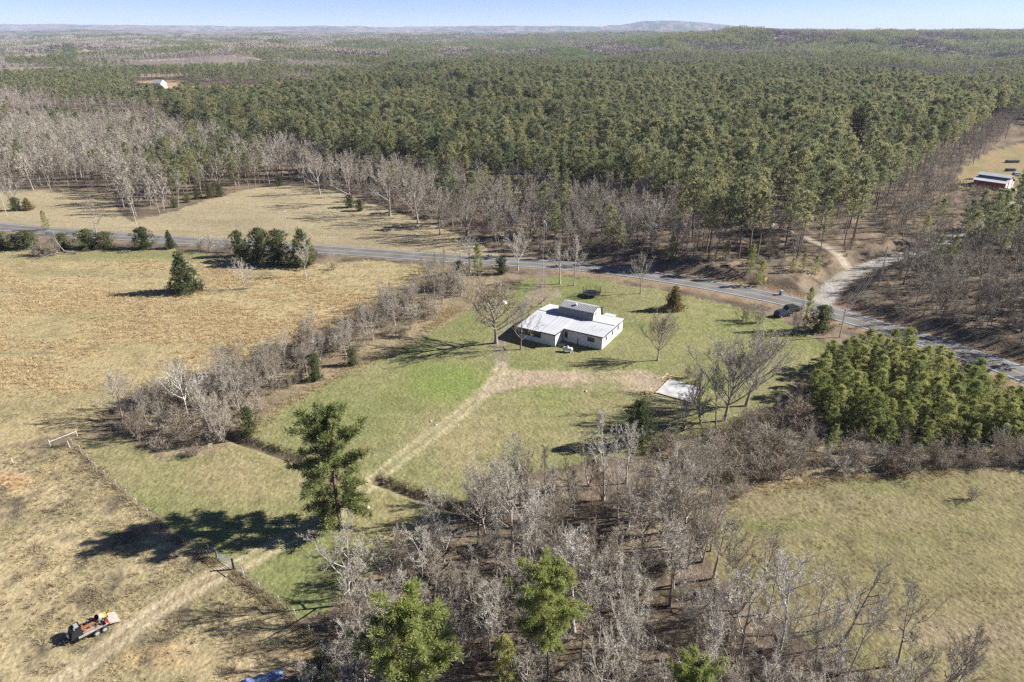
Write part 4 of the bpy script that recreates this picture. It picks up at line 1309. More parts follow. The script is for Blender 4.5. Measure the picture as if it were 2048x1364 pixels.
for y0, y1, st in ((1500, 2200, 19), (2200, 3300, 22), (3300, 5200, 32)):
    x, y = cells(y0, y1, st)
    px, py = px_of(x, y)
    k = ~far_clear(x, y); x, y, px = x[k], y[k], px[k]
    sh = pine_share(x, y, px)
    isp = rs.rand(len(x)) < sstep(.42, .58, sh)
    cone = isp & (((y < 2100) & (px > 880) & (px < 1330)) | (fbm(x / 230, y / 170, 97, 2) > .60))
    scl = 1.0 if y0 < 3000 else 1.3
    for nm, m in (('pine', isp & ~cone), ('bare', ~isp), ('cone', cone)):
        P = np.stack([x[m], y[m], terrain(x[m], y[m])], 1)
        XP[nm].append((P, np.full(len(P), scl)))
for nm, lb in (('pine', 'pine woods covering the far hills'), ('bare', 'leafless woods covering the far hills'), ('cone', 'young pine plantation on the far hill')):
    P = np.concatenate([a for a, _ in XP[nm]]); q = np.concatenate([b for _, b in XP[nm]])
    s_ = np.stack([q, q, q * rs.uniform(.85, 1.2, len(q))], 1)
    scatter({'pine': 'hill_pine_woods', 'bare': 'hill_bare_woods', 'cone': 'pine_plantation'}[nm], P, s_, np.stack([q * 0, q * 0, rs.uniform(0, 6.28, len(q))], 1), FC[nm], lb)

# ------------------------------------------------------------------ tall dry grass
def grass(name, poly, dens, assets, lab, hmin, hmax, test=None, y1=230, wmul=1.0):
    x, y = cells(30, y1, dens)
    z = terrain(x, y)
    px, py, w = project(x, y, z)
    k = inpoly(px, py, poly) & (px > -60) & (px < 2110) & (py < 1400)
    d, _ = line_dist(x, y, TRACK[::3]); k &= d > 2.0
    if test is not None: k &= test(x, y, px, py)
    x, y, z = x[k], y[k], z[k]
    s = rs.uniform(hmin, hmax, len(x)) / .6
    return scatter(name, np.stack([x, y, z], 1), np.stack([s * wmul, s * wmul, s], 1), np.stack([s * 0, s * 0, rs.uniform(0, 6.28, len(x))], 1), assets, lab)
TU = {m.name: [asset('tuft_%s_%d' % (m.name, i), tuft(600 + i).leaf('tuft', m)) for i in range(4)] for m in (M_SEDGE, M_DRY, M_WEED)}
def is_sedge(x, y, px, py):
    n = fbm(x / 45, y / 45, 1, 4); ns = fbm(x / 26 + y / 60, y / 7.0, 9, 4)
    return sedge_mask(x, y, px, py, ns, n) > rs.rand(len(x)) * .9 + .05
grass('broomsedge', A_PASTURE, .80, TU['sedge'], 'orange tan broomsedge standing in the pasture', .35, .8, is_sedge, wmul=1.3)
grass('dry_grass', A_PASTURE, 1.25, TU['dry_grass'], 'dry tan grass clumps in the pasture', .2, .5, lambda x, y, px, py: (rs.rand(len(x)) < .8) & (fbm(x / 6, y / 3, 12, 3) > .45), wmul=1.5)
grass('rough_grass', A_ROUGH, .72, TU['dry_grass'], 'matted dry grass of the rough field by the trailer', .2, .5, lambda x, y, px, py: fbm(x / 3, y / 3, 14, 3) > .46, 130, 1.5)
grass('weeds', A_ROUGH, 1.3, TU['weeds'], 'brown weed stalks scattered in the rough field', .25, .6, lambda x, y, px, py: fbm(x / 4, y / 4, 15, 3) > .55, 130, 1.4)

M_OLIVE = plantmat('olive_grass', (0.200, 0.190, 0.090), (0.300, 0.255, 0.145), 0.3, noise=0.1)
TU['olive'] = [asset('tuft_olive_%d' % i, tuft(640 + i).leaf('tuft', M_OLIVE)) for i in range(4)]
grass('meadow_grass', A_MEADOW, .95, TU['olive'], 'short olive and brown grass tufts of the meadow', .10, .30, lambda x, y, px, py: fbm(x / 4, y / 2.5, 16, 3) > .46, 130, 1.6)
grass('lawn_grass', A_LAWN, 1.2, TU['olive'], 'short grass tufts of the lawn', .06, .2, lambda x, y, px, py: fbm(x / 4, y / 3, 17, 3) > .50, 180, 1.6)
# fringe of tall grass along fence and field borders
def fringe(name, lines, assets, lab, n, width):
    Pn = []
    for L in lines:
        i = rs.randint(0, len(L), n); q = L[i] + rs.normal(0, width, (n, 2))
        Pn.append(q)
    q = np.concatenate(Pn)
    s = rs.uniform(.4, 1.0, len(q))
    scatter(name, np.stack([q[:, 0], q[:, 1], terrain(q[:, 0], q[:, 1])], 1), np.stack([s * 1.2, s * 1.2, s], 1), np.stack([s * 0, s * 0, rs.uniform(0, 6.28, len(q))], 1), assets, lab)
fringe('fence_grass', [gl([(150, 893), (250, 988), (360, 1078), (436, 1122)], .5), gl([(470, 1142), (520, 1188), (590, 1243), (640, 1300)], .5)], TU['weeds'][:1] + TU['dry_grass'], 'uncut dry grass standing along the wire fence', 330, .4)
fringe('bank_grass', [DITCH1 + np.array([.9, 1.2]), DITCH2 + np.array([.9, 1.2]), DITCH2 + np.array([.3, .7])], TU['weeds'][:2] + TU['dry_grass'][:2], 'dead weeds standing on the creek bank', 60, .3)
fringe('thicket_grass', [gl([(500, 870), (560, 818), (640, 775), (720, 735), (830, 685)], .5), gl([(850, 660), (880, 640), (910, 615)], .5), gl([(1440, 1020), (1480, 985), (1600, 966), (1750, 952), (1900, 944)], .5)], TU['sedge'] + TU['dry_grass'], 'tall tan grass along the thicket edges', 420, .9)
# ------------------------------------------------------------------ buildings, vehicles and small things
M_WALL = simple('white_wall', (0.54, 0.54, 0.535), 0.65, var=0.08, scale=0.6)
M_ROOF = simple('white_metal_roof', (0.40, 0.41, 0.425), 0.6, var=0.10, scale=0.30, spec=0.5)
M_TIN = simple('bare_tin', (0.22, 0.225, 0.235), 0.5, 0.2, var=0.10, scale=0.7)
M_TRIM = simple('dark_trim', (0.060, 0.050, 0.045), 0.6)
M_BROWN = simple('brown_wood', (0.150, 0.095, 0.065), 0.7, var=0.3, scale=4)
M_GLASS = simple('window_glass', (0.030, 0.035, 0.040), 0.12, spec=0.6)
M_CONC = simple('concrete', (0.35, 0.348, 0.345), 0.85, var=0.30, scale=0.7)
M_CONCD = simple('old_concrete', (0.36, 0.34, 0.31), 0.9, var=0.2, scale=1.5)
M_LUM = simple('lumber', (0.52, 0.38, 0.22), 0.75, var=0.2, scale=3)
M_GREYW = simple('weathered_wood', (0.30, 0.27, 0.235), 0.85, var=0.25, scale=3)
M_POLE = simple('pole_wood', (0.36, 0.31, 0.26), 0.85, var=0.2, scale=2)
M_STEEL = simple('galvanised', (0.50, 0.51, 0.52), 0.45, 0.6)
M_BLACK = simple('black_steel', (0.018, 0.018, 0.020), 0.5)
M_RUBBER = simple('rubber', (0.030, 0.030, 0.032), 0.85)
M_NAVY = simple('navy_paint', (0.012, 0.018, 0.040), 0.25, coat=0.6, spec=0.5)
M_BLUE = simple('blue_tarp', (0.125, 0.180, 0.310), 0.45, var=0.25, scale=1.2)
M_RED = simple('red_paint', (0.230, 0.034, 0.030), 0.55, var=0.15, scale=1)
M_ORANGE = simple('orange_paint', (0.270, 0.110, 0.050), 0.55, var=0.2, scale=3)
M_YELLOW2 = simple('yellow_paint', (0.520, 0.330, 0.020), 0.45, var=0.1, scale=3)
M_CREAM = simple('cream_drum', (0.260, 0.220, 0.175), 0.55, var=0.2, scale=3)
M_PROP = simple('white_tank', (0.60, 0.60, 0.59), 0.35, spec=0.5)
M_GREENP = simple('green_sign', (0.250, 0.260, 0.220), 0.7)
M_SLATE = simple('slate_paint_and_shade', (0.130, 0.150, 0.190), 0.6)
M_GREY = simple('grey_paint', (0.280, 0.285, 0.290), 0.5)
M_NET = simple('net', (0.035, 0.035, 0.038), 0.8)
M_MAT = simple('jump_mat', (0.022, 0.022, 0.026), 0.6)
M_STONE = simple('stone', (0.40, 0.37, 0.33), 0.9, var=0.2, scale=2)
M_WIRE = simple('wire', (0.42, 0.42, 0.42), 0.5, 0.5)

def frame_at(p, ang): return Matrix.Translation(Vector(p)) @ Matrix.Rotation(ang, 4, 'Z')

# ---- the white house (local x to the right end, y away from the camera)
pa = at(1202.8, 699.8)
house = thing('white_house', 'white single-storey house with white metal roof and grey gambrel loft, tank behind', 'house', pa, math.radians(-30.5))
def rz(y): return 2.92 + (y + 4.0) * 0.056 if y < 5.8 else 3.47 - (y - 5.8) * 0.10
def block(x0, x1, y0, y1):
    yz = [(y0, -.3), (y1, -.3), (y1, rz(y1) - .08)] + ([(5.8, rz(5.8) - .08)] if y0 < 5.8 < y1 else []) + [(y0, rz(y0) - .08)]
    return MB().extrude_x(yz, x0, x1)
w = block(-9.2, 0, 0, 11.6); b = block(-18.2, -9.203, -3.7, 11.3); w.add(b.v, b.f)
w.build('wall', M_WALL, house)
def roofpart(x0, x1, y0, y1, dz):
    m = MB()
    ys = [y0] + ([5.8] if y0 < 5.8 < y1 else []) + [y1]
    for a, c in zip(ys[:-1], ys[1:]):
        m.slab([(x0, a, rz(a) + dz), (x1, a, rz(a) + dz), (x1, c, rz(c) + dz), (x0, c, rz(c) + dz)], .09)
    return m
for args in ((-18.6, -12.6, -4.1, 11.7, 0.0), (-12.595, -8.9, -4.1, 11.9, 0.10), (-8.895, .40, -.42, 12.0, 0.05)):
    roofpart(*args).build('roof', M_ROOF, house)
for (x0, x1, y0, y1, dz) in ((-18.6, -12.6, -4.1, 11.7, 0.0), (-12.595, -8.9, -4.1, 11.9, 0.10), (-8.895, .40, -.42, 12.0, 0.05)):
    sm = MB(); k_ = x0 + .45
    while k_ < x1 - .1:
        for a, c in ((y0 + .02, 5.79), (5.81, y1 - .02)):
            sm.slab([(k_ - .02, a, rz(a) + dz + .03), (k_ + .02, a, rz(a) + dz + .03), (k_ + .02, c, rz(c) + dz + .03), (k_ - .02, c, rz(c) + dz + .03)], .04)
        k_ += .92
    tag(sm.build('roof_rib', M_ROOF, house), kind='stuff')
    MB().box(x0, x1, 5.65, 5.95, rz(5.8) + dz + .02, rz(5.8) + dz + .05).build('ridge_cap', M_TIN, house)
MB().box(-12.62, -12.57, -4.12, 5.8, 3.02, 3.03).build('roof_seam', M_TRIM, house)
tr = MB()
tr.box(-18.62, -8.88, -4.16, -4.105, 2.74, 2.95).box(-8.94, -8.875, -4.1, -.42, 2.80, 3.10).box(-8.87, .44, -.475, -.425, 2.92, 3.12)
tr.box(.405, .45, -.42, 12.0, 2.86, 3.06)
tr.box(-.04, .03, -.03, .03, -.2, 3.05).box(-9.24, -9.17, -3.74, -3.66, -.2, 2.85).box(-9.22, -9.15, -.06, .0, -.2, 3.0)
tr.build('trim', M_TRIM, house)
def window(parent, x0, x1, z0, z1, y, axis='y', sgn=-1, mull=1):
    """a window proud of a wall; axis is the direction the wall faces"""
    fr, gl_ = MB(), MB()
    def bx(m, a0, a1, c0, c1, d0, d1):
        lo, hi = sorted((y + sgn * d0, y + sgn * d1))
        if axis == 'y': m.box(a0, a1, lo, hi, c0, c1)
        else: m.box(lo, hi, a0, a1, c0, c1)
    t = .07
    bx(fr, x0, x0 + t, z0, z1, 0, .06); bx(fr, x1 - t, x1, z0, z1, 0, .06)
    bx(fr, x0 + t, x1 - t, z0, z0 + t, 0, .06); bx(fr, x0 + t, x1 - t, z1 - t, z1, 0, .06)
    for i in range(mull):
        c = x0 + (x1 - x0) * (i + 1) / (mull + 1)
        bx(fr, c - .03, c + .03, z0 + t, z1 - t, 0, .05)
    bx(gl_, x0 + t, x1 - t, z0 + t, z1 - t, .004, .025)
    f = fr.build('window', M_BROWN, parent); gl_.build('pane', M_GLASS, f)
    return f
window(house, -3.35, -1.75, 1.35, 2.35, 0, mull=1)
window(house, -8.75, -8.05, .95, 2.45, 0, mull=0)
for c in (2.3, 5.6, 8.9): window(house, c - .35, c + .35, 1.35, 2.25, 0, 'x', 1, 0)
window(house, -2.9, -2.3, 1.2, 2.2, -9.2, 'x', 1, 0) if False else None
# screened porch opening on the left front
po = MB()
po.box(-18.0, -12.8, -3.73, -3.702, 1.35, 2.62)
pp = po.build('porch_screen', M_GLASS, house)
fr = MB()
for i in range(14): fr.box(-18.05 + i * .405, -17.97 + i * .405, -3.78, -3.735, 1.35, 2.62)
fr.box(-18.1, -12.75, -3.79, -3.735, 1.27, 1.35).box(-18.1, -12.75, -3.79, -3.735, 2.62, 2.70)
fr.build('porch_frame', M_BROWN, pp)
MB().bar((-5.6, -.12, -.1), (-5.6, -.12, 1.5), .06, 8).build('standpipe', M_BLACK, house)
MB().box(-6.95, -6.75, -.06, 0, .5, .66).box(-7.0, -6.82, -.06, 0, 2.0, 2.14).build('wall_vent', M_GREY, house)
# gambrel loft
G0, G1 = -13.3, -5.1
prof = [(5.75, 3.3), (6.35, 5.15), (8.6, 5.85), (10.85, 5.15), (11.45, 3.0)]
MB().extrude_x([(5.85, 2.9), (11.3, 2.9), (11.3, 3.3), (10.75, 5.06), (8.6, 5.74), (6.45, 5.06), (5.85, 3.3)], G0 + .1, G1 - .1).build('loft_wall', M_WALL, house)
def sheet(a, c, nm, mat):
    m = MB()
    n = 26
    (y0, z0), (y1, z1) = a, c
    dn = Vector((0, -(z1 - z0), y1 - y0)).normalized() * .05
    dn = dn if dn.z > 0 else -dn
    x = G0 - .2; st = (G1 - G0 + .4) / n
    for i in range(n):
        x0 = x + i * st; x1 = x0 + st
        xs = [x0, x0 + st * .70, x0 + st * .78, x0 + st * .92, x1]; hs = [0, 0, 1, 1, 0]
        vs = []
        for q, h in zip(xs, hs):
            vs += [(q, y0 + dn.y * (h + .4), z0 + dn.z * (h + .4)), (q, y1 + dn.y * (h + .4), z1 + dn.z * (h + .4))]
        m.add(vs, [(2 * k, 2 * k + 2, 2 * k + 3, 2 * k + 1) for k in range(4)])
    return m.build(nm, mat, house)
sheet(prof[0], prof[1], 'loft_roof', M_TIN); sheet(prof[1], prof[2], 'loft_roof', M_TIN)
sheet(prof[2], prof[3], 'loft_roof', M_TIN); sheet(prof[3], prof[4], 'loft_roof', M_TIN)
MB().box(-10.2, -9.7, 7.6, 8.0, 5.5, 6.0).box(-10.15, -9.75, 7.65, 7.95, 6.0, 6.05).build('roof_vent', M_PROP, house)
mm = MB()
for (y0, z0), (y1, z1) in zip(prof[:-1], prof[1:]): mm.bar((G1 + .18, y0, z0 + .03), (G1 + .18, y1, z1 + .03), .09, 4)
mm.build('loft_trim', M_TRIM, house)
window(house, 7.9, 8.5, 4.05, 4.75, G1 - .1, 'x', 1, 0)
MB().slab([(-4.9, 11.7, 3.0), (-2.4, 11.7, 3.0), (-2.4, 13.6, 2.75), (-4.9, 13.6, 2.75)], .08).build('porch_roof', M_ROOF, house)
ps = MB()
ps.bar((-4.7, 13.4, -.1), (-4.7, 13.4, 2.7), .06).bar((-2.6, 13.4, -.1), (-2.6, 13.4, 2.7), .06)
ps.build('porch_post', M_PROP, house)
MB().bar((-3.2, 3.6, 3.3), (-3.2, 3.6, 3.85), .05, 8).bar((-1.2, 2.2, 3.2), (-1.2, 2.2, 3.6), .05, 8).build('vent_pipe', M_STEEL, house)

# ---- propane tank, slab, trampoline
p = at(1135, 704)
t = thing('propane_tank', 'small white propane tank lying on the grass behind the white house', 'propane tank', p, math.radians(-18))
Mx = Matrix.Translation((0, 0, .75)) @ Matrix.Rotation(math.radians(90), 4, 'Y')
MB().lathe([(0, -1.15), (.22, -1.1), (.36, -.97), (.42, -.8), (.42, .8), (.36, .97), (.22, 1.1), (0, 1.15)], Mx, 18).build('tank_body', M_PROP, t, True)
MB().lathe([(.20, 1.12), (.20, 1.3), (.15, 1.4), (0, 1.43)], None, 14).build('valve_dome', M_PROP, t, True)
for s in (-.65, .65): MB().box(s - .08, s + .08, -.35, .35, -.05, .37).build('foot', M_CONCD, t)
MB().box(-1.1, .3, -.5, .5, -.05, .06, frame_at(at(1126, 690), math.radians(-25))).build('stepping_slab', M_CONCD)
tag(bpy.data.objects['stepping_slab'], 'small weathered concrete pad on the grass between propane tank and house', 'concrete pad')

p = at(1183, 592)
t = thing('trampoline', 'round black trampoline with net posts on the lawn behind the house', 'trampoline', p)
MB().lathe([(0, .88), (1.0, .87), (1.85, .90)], None, 28).build('jump_mat', M_MAT, t)
MB().lathe([(1.86, .90), (2.2, .93), (2.2, .86), (1.86, .83), (1.86, .90)], None, 28).build('edge_pad', M_NET, t)
for i in range(6):
    a = i * math.pi / 3; c, s = math.cos(a), math.sin(a)
    MB().bar((2.15 * c, 2.15 * s, -.05), (2.15 * c, 2.15 * s, .86), .03).build('leg', M_STEEL, t)
    MB().bar((2.24 * c, 2.24 * s, .5), (2.24 * c, 2.24 * s, 2.5), .03).build('net_post', M_STEEL if i == 5 else M_BLACK, t)
n = MB()
for i in range(110):
    a = i * 2 * math.pi / 110; c, s = math.cos(a), math.sin(a)
    n.bar((2.2 * c, 2.2 * s, .95), (2.2 * c, 2.2 * s, 2.4), .006, 3)
for z in np.linspace(1.0, 2.4, 9): n.lathe([(2.195, z), (2.205, z + .012)], None, 28)
tag(n.build('safety_net', M_NET, t), kind='stuff')

c0, c1, c2 = flat(1314, 785, .15), flat(1340, 757.5, .15), flat(1408, 776, .15)
u = Vector((c2[0] - c1[0], c2[1] - c1[1], 0)); v = Vector((c0[0] - c1[0], c0[1] - c1[1], 0))
ang = math.atan2(u.y, u.x); Lx, Ly = u.length, v.length
M = frame_at((c1[0], c1[1], 0), ang)
slab = thing('concrete_slab', 'new pale concrete foundation slab with wooden form boards, bare trees over it', 'foundation slab')
slab.matrix_world = M
sg = -1
MB().box(0, Lx * .42, -Ly, 0, -.2, .15).build('slab_bay', M_CONC, slab)
MB().box(Lx * .42 + .02, Lx, -Ly, 0, -.2, .145).build('slab_bay', M_CONC, slab)
for bx in ((-.08, -.005, -Ly - .3, .5, -.1, .24), (-.08, Lx + .1, .01, .07, -.1, .20), (-.08, Lx + .1, -Ly - .07, -Ly - .01, -.1, .20), (Lx + .01, Lx + .07, -Ly, 0, -.1, .2)):
    MB().box(*bx).build('form_board', M_LUM, slab)
for k in range(6): MB().box(-.18, -.085, -Ly * k / 5 - .05, -Ly * k / 5 + .05, -.1, .35).build('stake', M_LUM, slab)
def board(p, L, ang, w=.18, z=.04, mat=None, label='', nm='board'):
    o = MB().box(-L / 2, L / 2, -w / 2, w / 2, 0, .05).build(nm, mat or M_LUM)
    o.location = (p.x, p.y, p.z + z); o.rotation_euler = (0, 0, ang)
    return tag(o, label, 'board')
p = at(1296, 785)
lp = thing('lumber_pile', 'small heap of pale scrap lumber beside the near corner of the slab', 'lumber pile', p)
for k in range(9):
    o = MB().box(-.9, .9, -.05, .05, 0, .05).build('board', M_LUM, lp)
    o.location = (RS.uniform(-.5, .5), RS.uniform(-.5, .5), .04 + .05 * k); o.rotation_euler = (RS.uniform(-.05, .05), RS.uniform(-.15, .15), RS.uniform(0, 3.1))
board(at(1316, 795), 3.0, -.5, .25, .03, M_GREYW, 'long grey plank lying on the dirt along the near side of the slab')
board(at(1330, 752), 2.6, .9, .2, .05, M_LUM, 'tan plank lying at the far corner of the slab')
board(at(1352, 754), 3.4, -.4, .2, .05, M_LUM, 'long tan plank lying behind the slab')

# ---- roadside things
def pole(bx, by, top, label, arms=(), xf=None, r=.14, lean=0, group=None, plain=False):
    p = at(bx, by); h = height_of(p, top)
    o = thing('utility_pole', label, 'utility pole', p, 0, group)
    TAKEN.append((p.x, p.y, 2.5))
    MB().bar((0, 0, -.3), (lean, 0, h), r, 8, r * .65).build('post', M_POLE, o)
    for z, L, a in arms:
        d = Vector((math.cos(a), math.sin(a), 0)) * L / 2; c = Vector((lean, 0, h - z))
        MB().bar(c - d, c + d, .06, 4).build('crossarm', M_POLE, o)
        ins = MB()
        for k in (-1, -.45, .45, 1): ins.bar(c + d * k, c + d * k + Vector((0, 0, .28)), .05, 6)
        ins.build('insulator', M_STEEL, o)
    if xf:
        MB().lathe([(0, -.45), (.26, -.45), (.26, .35), (.20, .45), (0, .47)], Matrix.Translation((.42, 0, h - xf)), 12).build('transformer', M_GREY, o)
    return Vector((p.x + lean, p.y, p.z + h))
def wire(a, b, sag, label, parent=None, r=.022):
    a, b = Vector(a), Vector(b); m = MB(); n = 14; pr = None
    for i in range(n + 1):
        t = i / n; q = a.lerp(b, t) - Vector((0, 0, sag * 4 * t * (1 - t)))
        if pr is not None: m.bar(pr, q, r, 3)
        pr = q
    o = m.build('power_line', M_WIRE)
    return tag(o, label, 'power line')
q0 = pole(14, 432, 388, 'thin pale utility pole at the left frame edge in the hay field', ((.5, 1.6, 1.2),), None, .13)
q1 = pole(275, 455, 405, 'leaning pale utility pole at the hay field corner by the bare trees', ((.4, 1.6, 1.2),), None, .13, -.5)
q2 = pole(575, 468, 421, 'utility pole alone in the hay field behind the cedar clump', ((.3, 1.6, 1.2),), None, .12)
q3 = pole(1088, 502, 440, 'utility pole with grey transformer across the road from the driveway', ((.5, 1.8, 1.3),), 1.6)
q4 = pole(1084, 613, 519, 'slim service pole rising behind the left roof of the white house', (), None, .12)
q5 = pole(1679, 675, 617, 'utility pole with crossarm standing between dark evergreen and young pines', ((.3, 2.6, .3), (.9, 1.4, .3)), None)
q6 = pole(1758, 569, 492, 'brown utility pole on the bank inside the bend of the gravel lane', ((.4, 2.4, .3), (1.2, 2.4, .3)), None)
d = Vector((math.cos(.3), math.sin(.3), 0))
for k, (ka, nm) in enumerate(((-1.2, 'leftmost'), (-.5, 'second from left'), (.5, 'third from left'), (1.2, 'rightmost'))):
    wire(q5 + d * ka + Vector((0, 0, -.02)), q6 + d * ka * .95 + Vector((0, 0, -.12)), .9, 'power line between the two poles at the lane bend, ' + nm)
for a, b, l in ((q0, q1, 'thin power line across the left half of the hay field'), (q1, q2, 'thin power line between leaning pole and cedar clump pole'), (q2, q3, 'thin power line running to the transformer pole by the road')):
    wire(a, b, 2.2, l, r=.016)
for bx, by in ((1950, 384), (1960, 388), (1972, 387), (1985, 390), (1997, 391)): SHRUBS_LATER.append((bx, by))
wire(q3, q4, 1.2, 'thin service line crossing the road to the house pole', r=.016)

p = at(794, 491)
t = thing('marker_post', 'tall yellow marker post on the far road verge', 'marker post', p)
MB().bar((0, 0, -.1), (0, 0, .9), .06, 8).build('post', M_YELLOW2, t); MB().box(-.18, .18, -.05, .05, .9, 1.9).build('sign_plate', M_YELLOW2, t)
p = at(1529, 574)
t = thing('road_sign', 'yellow diamond road sign on a thin post near the lane mouth', 'road sign', p, .5)
MB().bar((0, 0, -.1), (0, 0, 2.9), .04, 6).build('post', M_STEEL, t)
s = MB().box(-.42, .42, -.015, .015, -.42, .42).build('sign_plate', M_YELLOW2, t); s.location = (0, -.06, 2.5); s.rotation_euler = (0, math.radians(45), 0)
p = at(1198, 523)
t = thing('route_sign', 'small orange-brown sign on a post at the shaded far road edge', 'road sign', p)
MB().bar((0, 0, -.1), (0, 0, 1.9), .04, 6).build('post', M_STEEL, t); MB().box(-.3, .3, -.07, -.045, 1.4, 2.1).build('sign_plate', M_ORANGE, t)
p = at(1562, 590)
t = thing('trash_cart', 'grey-green wheeled trash cart standing at the far road edge by the lane', 'trash cart', p, .4)
MB().add([(-.28, -.3, .08), (.28, -.3, .08), (.28, .3, .08), (-.28, .3, .08), (-.36, -.4, 1.15), (.36, -.4, 1.15), (.36, .42, 1.15), (-.36, .42, 1.15)],
         [(3, 2, 1, 0), (4, 5, 6, 7), (0, 1, 5, 4), (1, 2, 6, 5), (2, 3, 7, 6), (3, 0, 4, 7)]).build('bin', M_GREENP, t)
MB().slab([(-.39, -.45, 1.22), (.39, -.45, 1.22), (.39, .46, 1.27), (-.39, .46, 1.27)], .07).build('lid', M_GREY, t)
for s in (-1, 1): MB().bar((s * .30, .36, .14), (s * .38, .36, .14), .14, 12).build('wheel', M_RUBBER, t)
MB().bar((-.3, .5, 1.1), (.3, .5, 1.1), .03).build('handle', M_BLACK, t)
p = at(1094, 516)
t = thing('mailbox', 'white mailbox on a short post across from the driveway mouth', 'mailbox', p)
MB().bar((0, 0, -.1), (0, 0, 1.0), .06, 6).build('post', M_GREYW, t); MB().box(-.12, .12, -.28, .28, 1.0, 1.28).build('box', M_PROP, t)

def car(nm, label, cat, p, ang, paint, suv=True):
    o = thing(nm, label, cat, p, ang)
    body = [(-2.3, .38), (2.25, .38), (2.32, .62), (2.25, .88), (1.1, 1.02), (-2.25, 1.06), (-2.34, .7)]
    m = MB(); n = len(body)
    for sg_, yy in ((1, .90), ): pass
    vs = [(x, -.90, z) for x, z in body] + [(x, .90, z) for x, z in body]
    m.add(vs, [tuple(range(n - 1, -1, -1)), tuple(range(n, 2 * n))] + [(i, (i + 1) % n, n + (i + 1) % n, n + i) for i in range(n)])
    bo = m.build('body', paint, o)
    bv = bo.modifiers.new('bevel', 'BEVEL'); bv.width = .09; bv.segments = 2
    top = [(1.05, 1.0), (.35, 1.62), (-1.9 if suv else -.9, 1.66), (-2.2 if suv else -1.5, 1.03)]
    m = MB()
    vs = [(x, -.84 + (z - 1) * .22, z) for x, z in top] + [(x, .84 - (z - 1) * .22, z) for x, z in top]
    m.add(vs, [(3, 2, 1, 0), (4, 5, 6, 7), (0, 1, 5, 4), (1, 2, 6, 5), (2, 3, 7, 6), (3, 0, 4, 7)])
    m.build('cabin', paint, o)
    g = MB()
    e = .012
    g.add([(.98 + e, -.70, 1.10), (.98 + e, .70, 1.10), (.42 + e, .62, 1.59), (.42 + e, -.62, 1.59)], [(0, 1, 2, 3)])
    g.build('windscreen', M_GLASS, o)
    for s in (-1, 1):
        y0, y1 = s * (.84 - .03 + e), s * (.84 - .12 + e)
        g = MB(); g.add([(.75, y0, 1.10), (-.4, y0, 1.10), (-.4, y1, 1.55), (.35, y1, 1.55)], [(0, 1, 2, 3)])
        if suv: g.add([(-.5, y0, 1.10), (-1.9, y0, 1.10), (-1.75, y1, 1.55), (-.5, y1, 1.55)], [(0, 1, 2, 3)])
        g.build('side_window', M_GLASS, o)
        MB().box(2.24, 2.33, s * .75 - .14, s * .75 + .14, .66, .82).build('headlight', M_PROP, o)
        for x in (-1.45, 1.45):
            wl = MB().bar((x, s * .72, .34), (x, s * .93, .34), .34, 16).build('wheel', M_RUBBER, o)
            MB().bar((x, s * .932, .34), (x, s * .95, .34), .20, 12).build('rim', M_STEEL, wl)
    return o
p = at(1566, 632)
TAKEN.append((p.x, p.y, 3))
car('parked_suv', 'dark navy car parked on the lawn edge beside the roadside evergreen', 'car', p, math.radians(25), M_NAVY)
p = at(1585, 622)
car('parked_car', 'second dark car half hidden behind the sapling clump at the roadside', 'car', p, math.radians(20), M_BLACK)

# ---- wire fences
def fence(nm, label, pts, step, hp, mat, caps=None, wires=(.35, .7, 1.05)):
    L = gl(pts, .5); acc = 0; posts = [L[0]]
    for a, b in zip(L[:-1], L[1:]):
        acc += np.linalg.norm(b - a)
        if acc >= step: posts.append(b); acc = 0
    o = thing(nm, label, 'fence', (posts[0][0], posts[0][1], T(*posts[0])))
    base = Vector(o.location)
    P = [Vector((a[0], a[1], T(a[0], a[1]))) - base for a in posts]
    me = MB().bar((0, 0, -.2), (0, 0, hp), .045, 5).mesh('post', mat)
    cm = MB().bar((0, 0, hp), (0, 0, hp + .13), .06, 6).mesh('post_cap', M_PROP)
    for q in P:
        a = link('post', me, o); a.location = q
        if caps:
            c = link('post_cap', cm, a)
    w = MB()
    for z in wires:
        for a, b in zip(P[:-1], P[1:]): w.bar(a + Vector((0, 0, z)), b + Vector((0, 0, z)), .011, 3)
    w.build('wire', M_WIRE, o)
    return o
fence('lawn_fence', 'low wire fence on thin posts along the lawn beside the road', [(1236, 575), (1302, 581), (1384, 599), (1461, 615), (1529, 628)], 4.5, 1.2, M_GREYW)
fence('field_fence', 'wire fence with white capped posts along the rough field, upper run', [(145, 889), (165, 906), (195, 938), (250, 986), (300, 1031), (360, 1076), (416, 1114)], 3.2, 1.1, M_GREYW, True)
fence('field_fence', 'wire fence with white capped posts below the gate, running to the woods', [(489, 1156), (520, 1180), (548, 1199), (575, 1220), (602, 1247), (640, 1290)], 3.2, 1.1, M_GREYW, True)

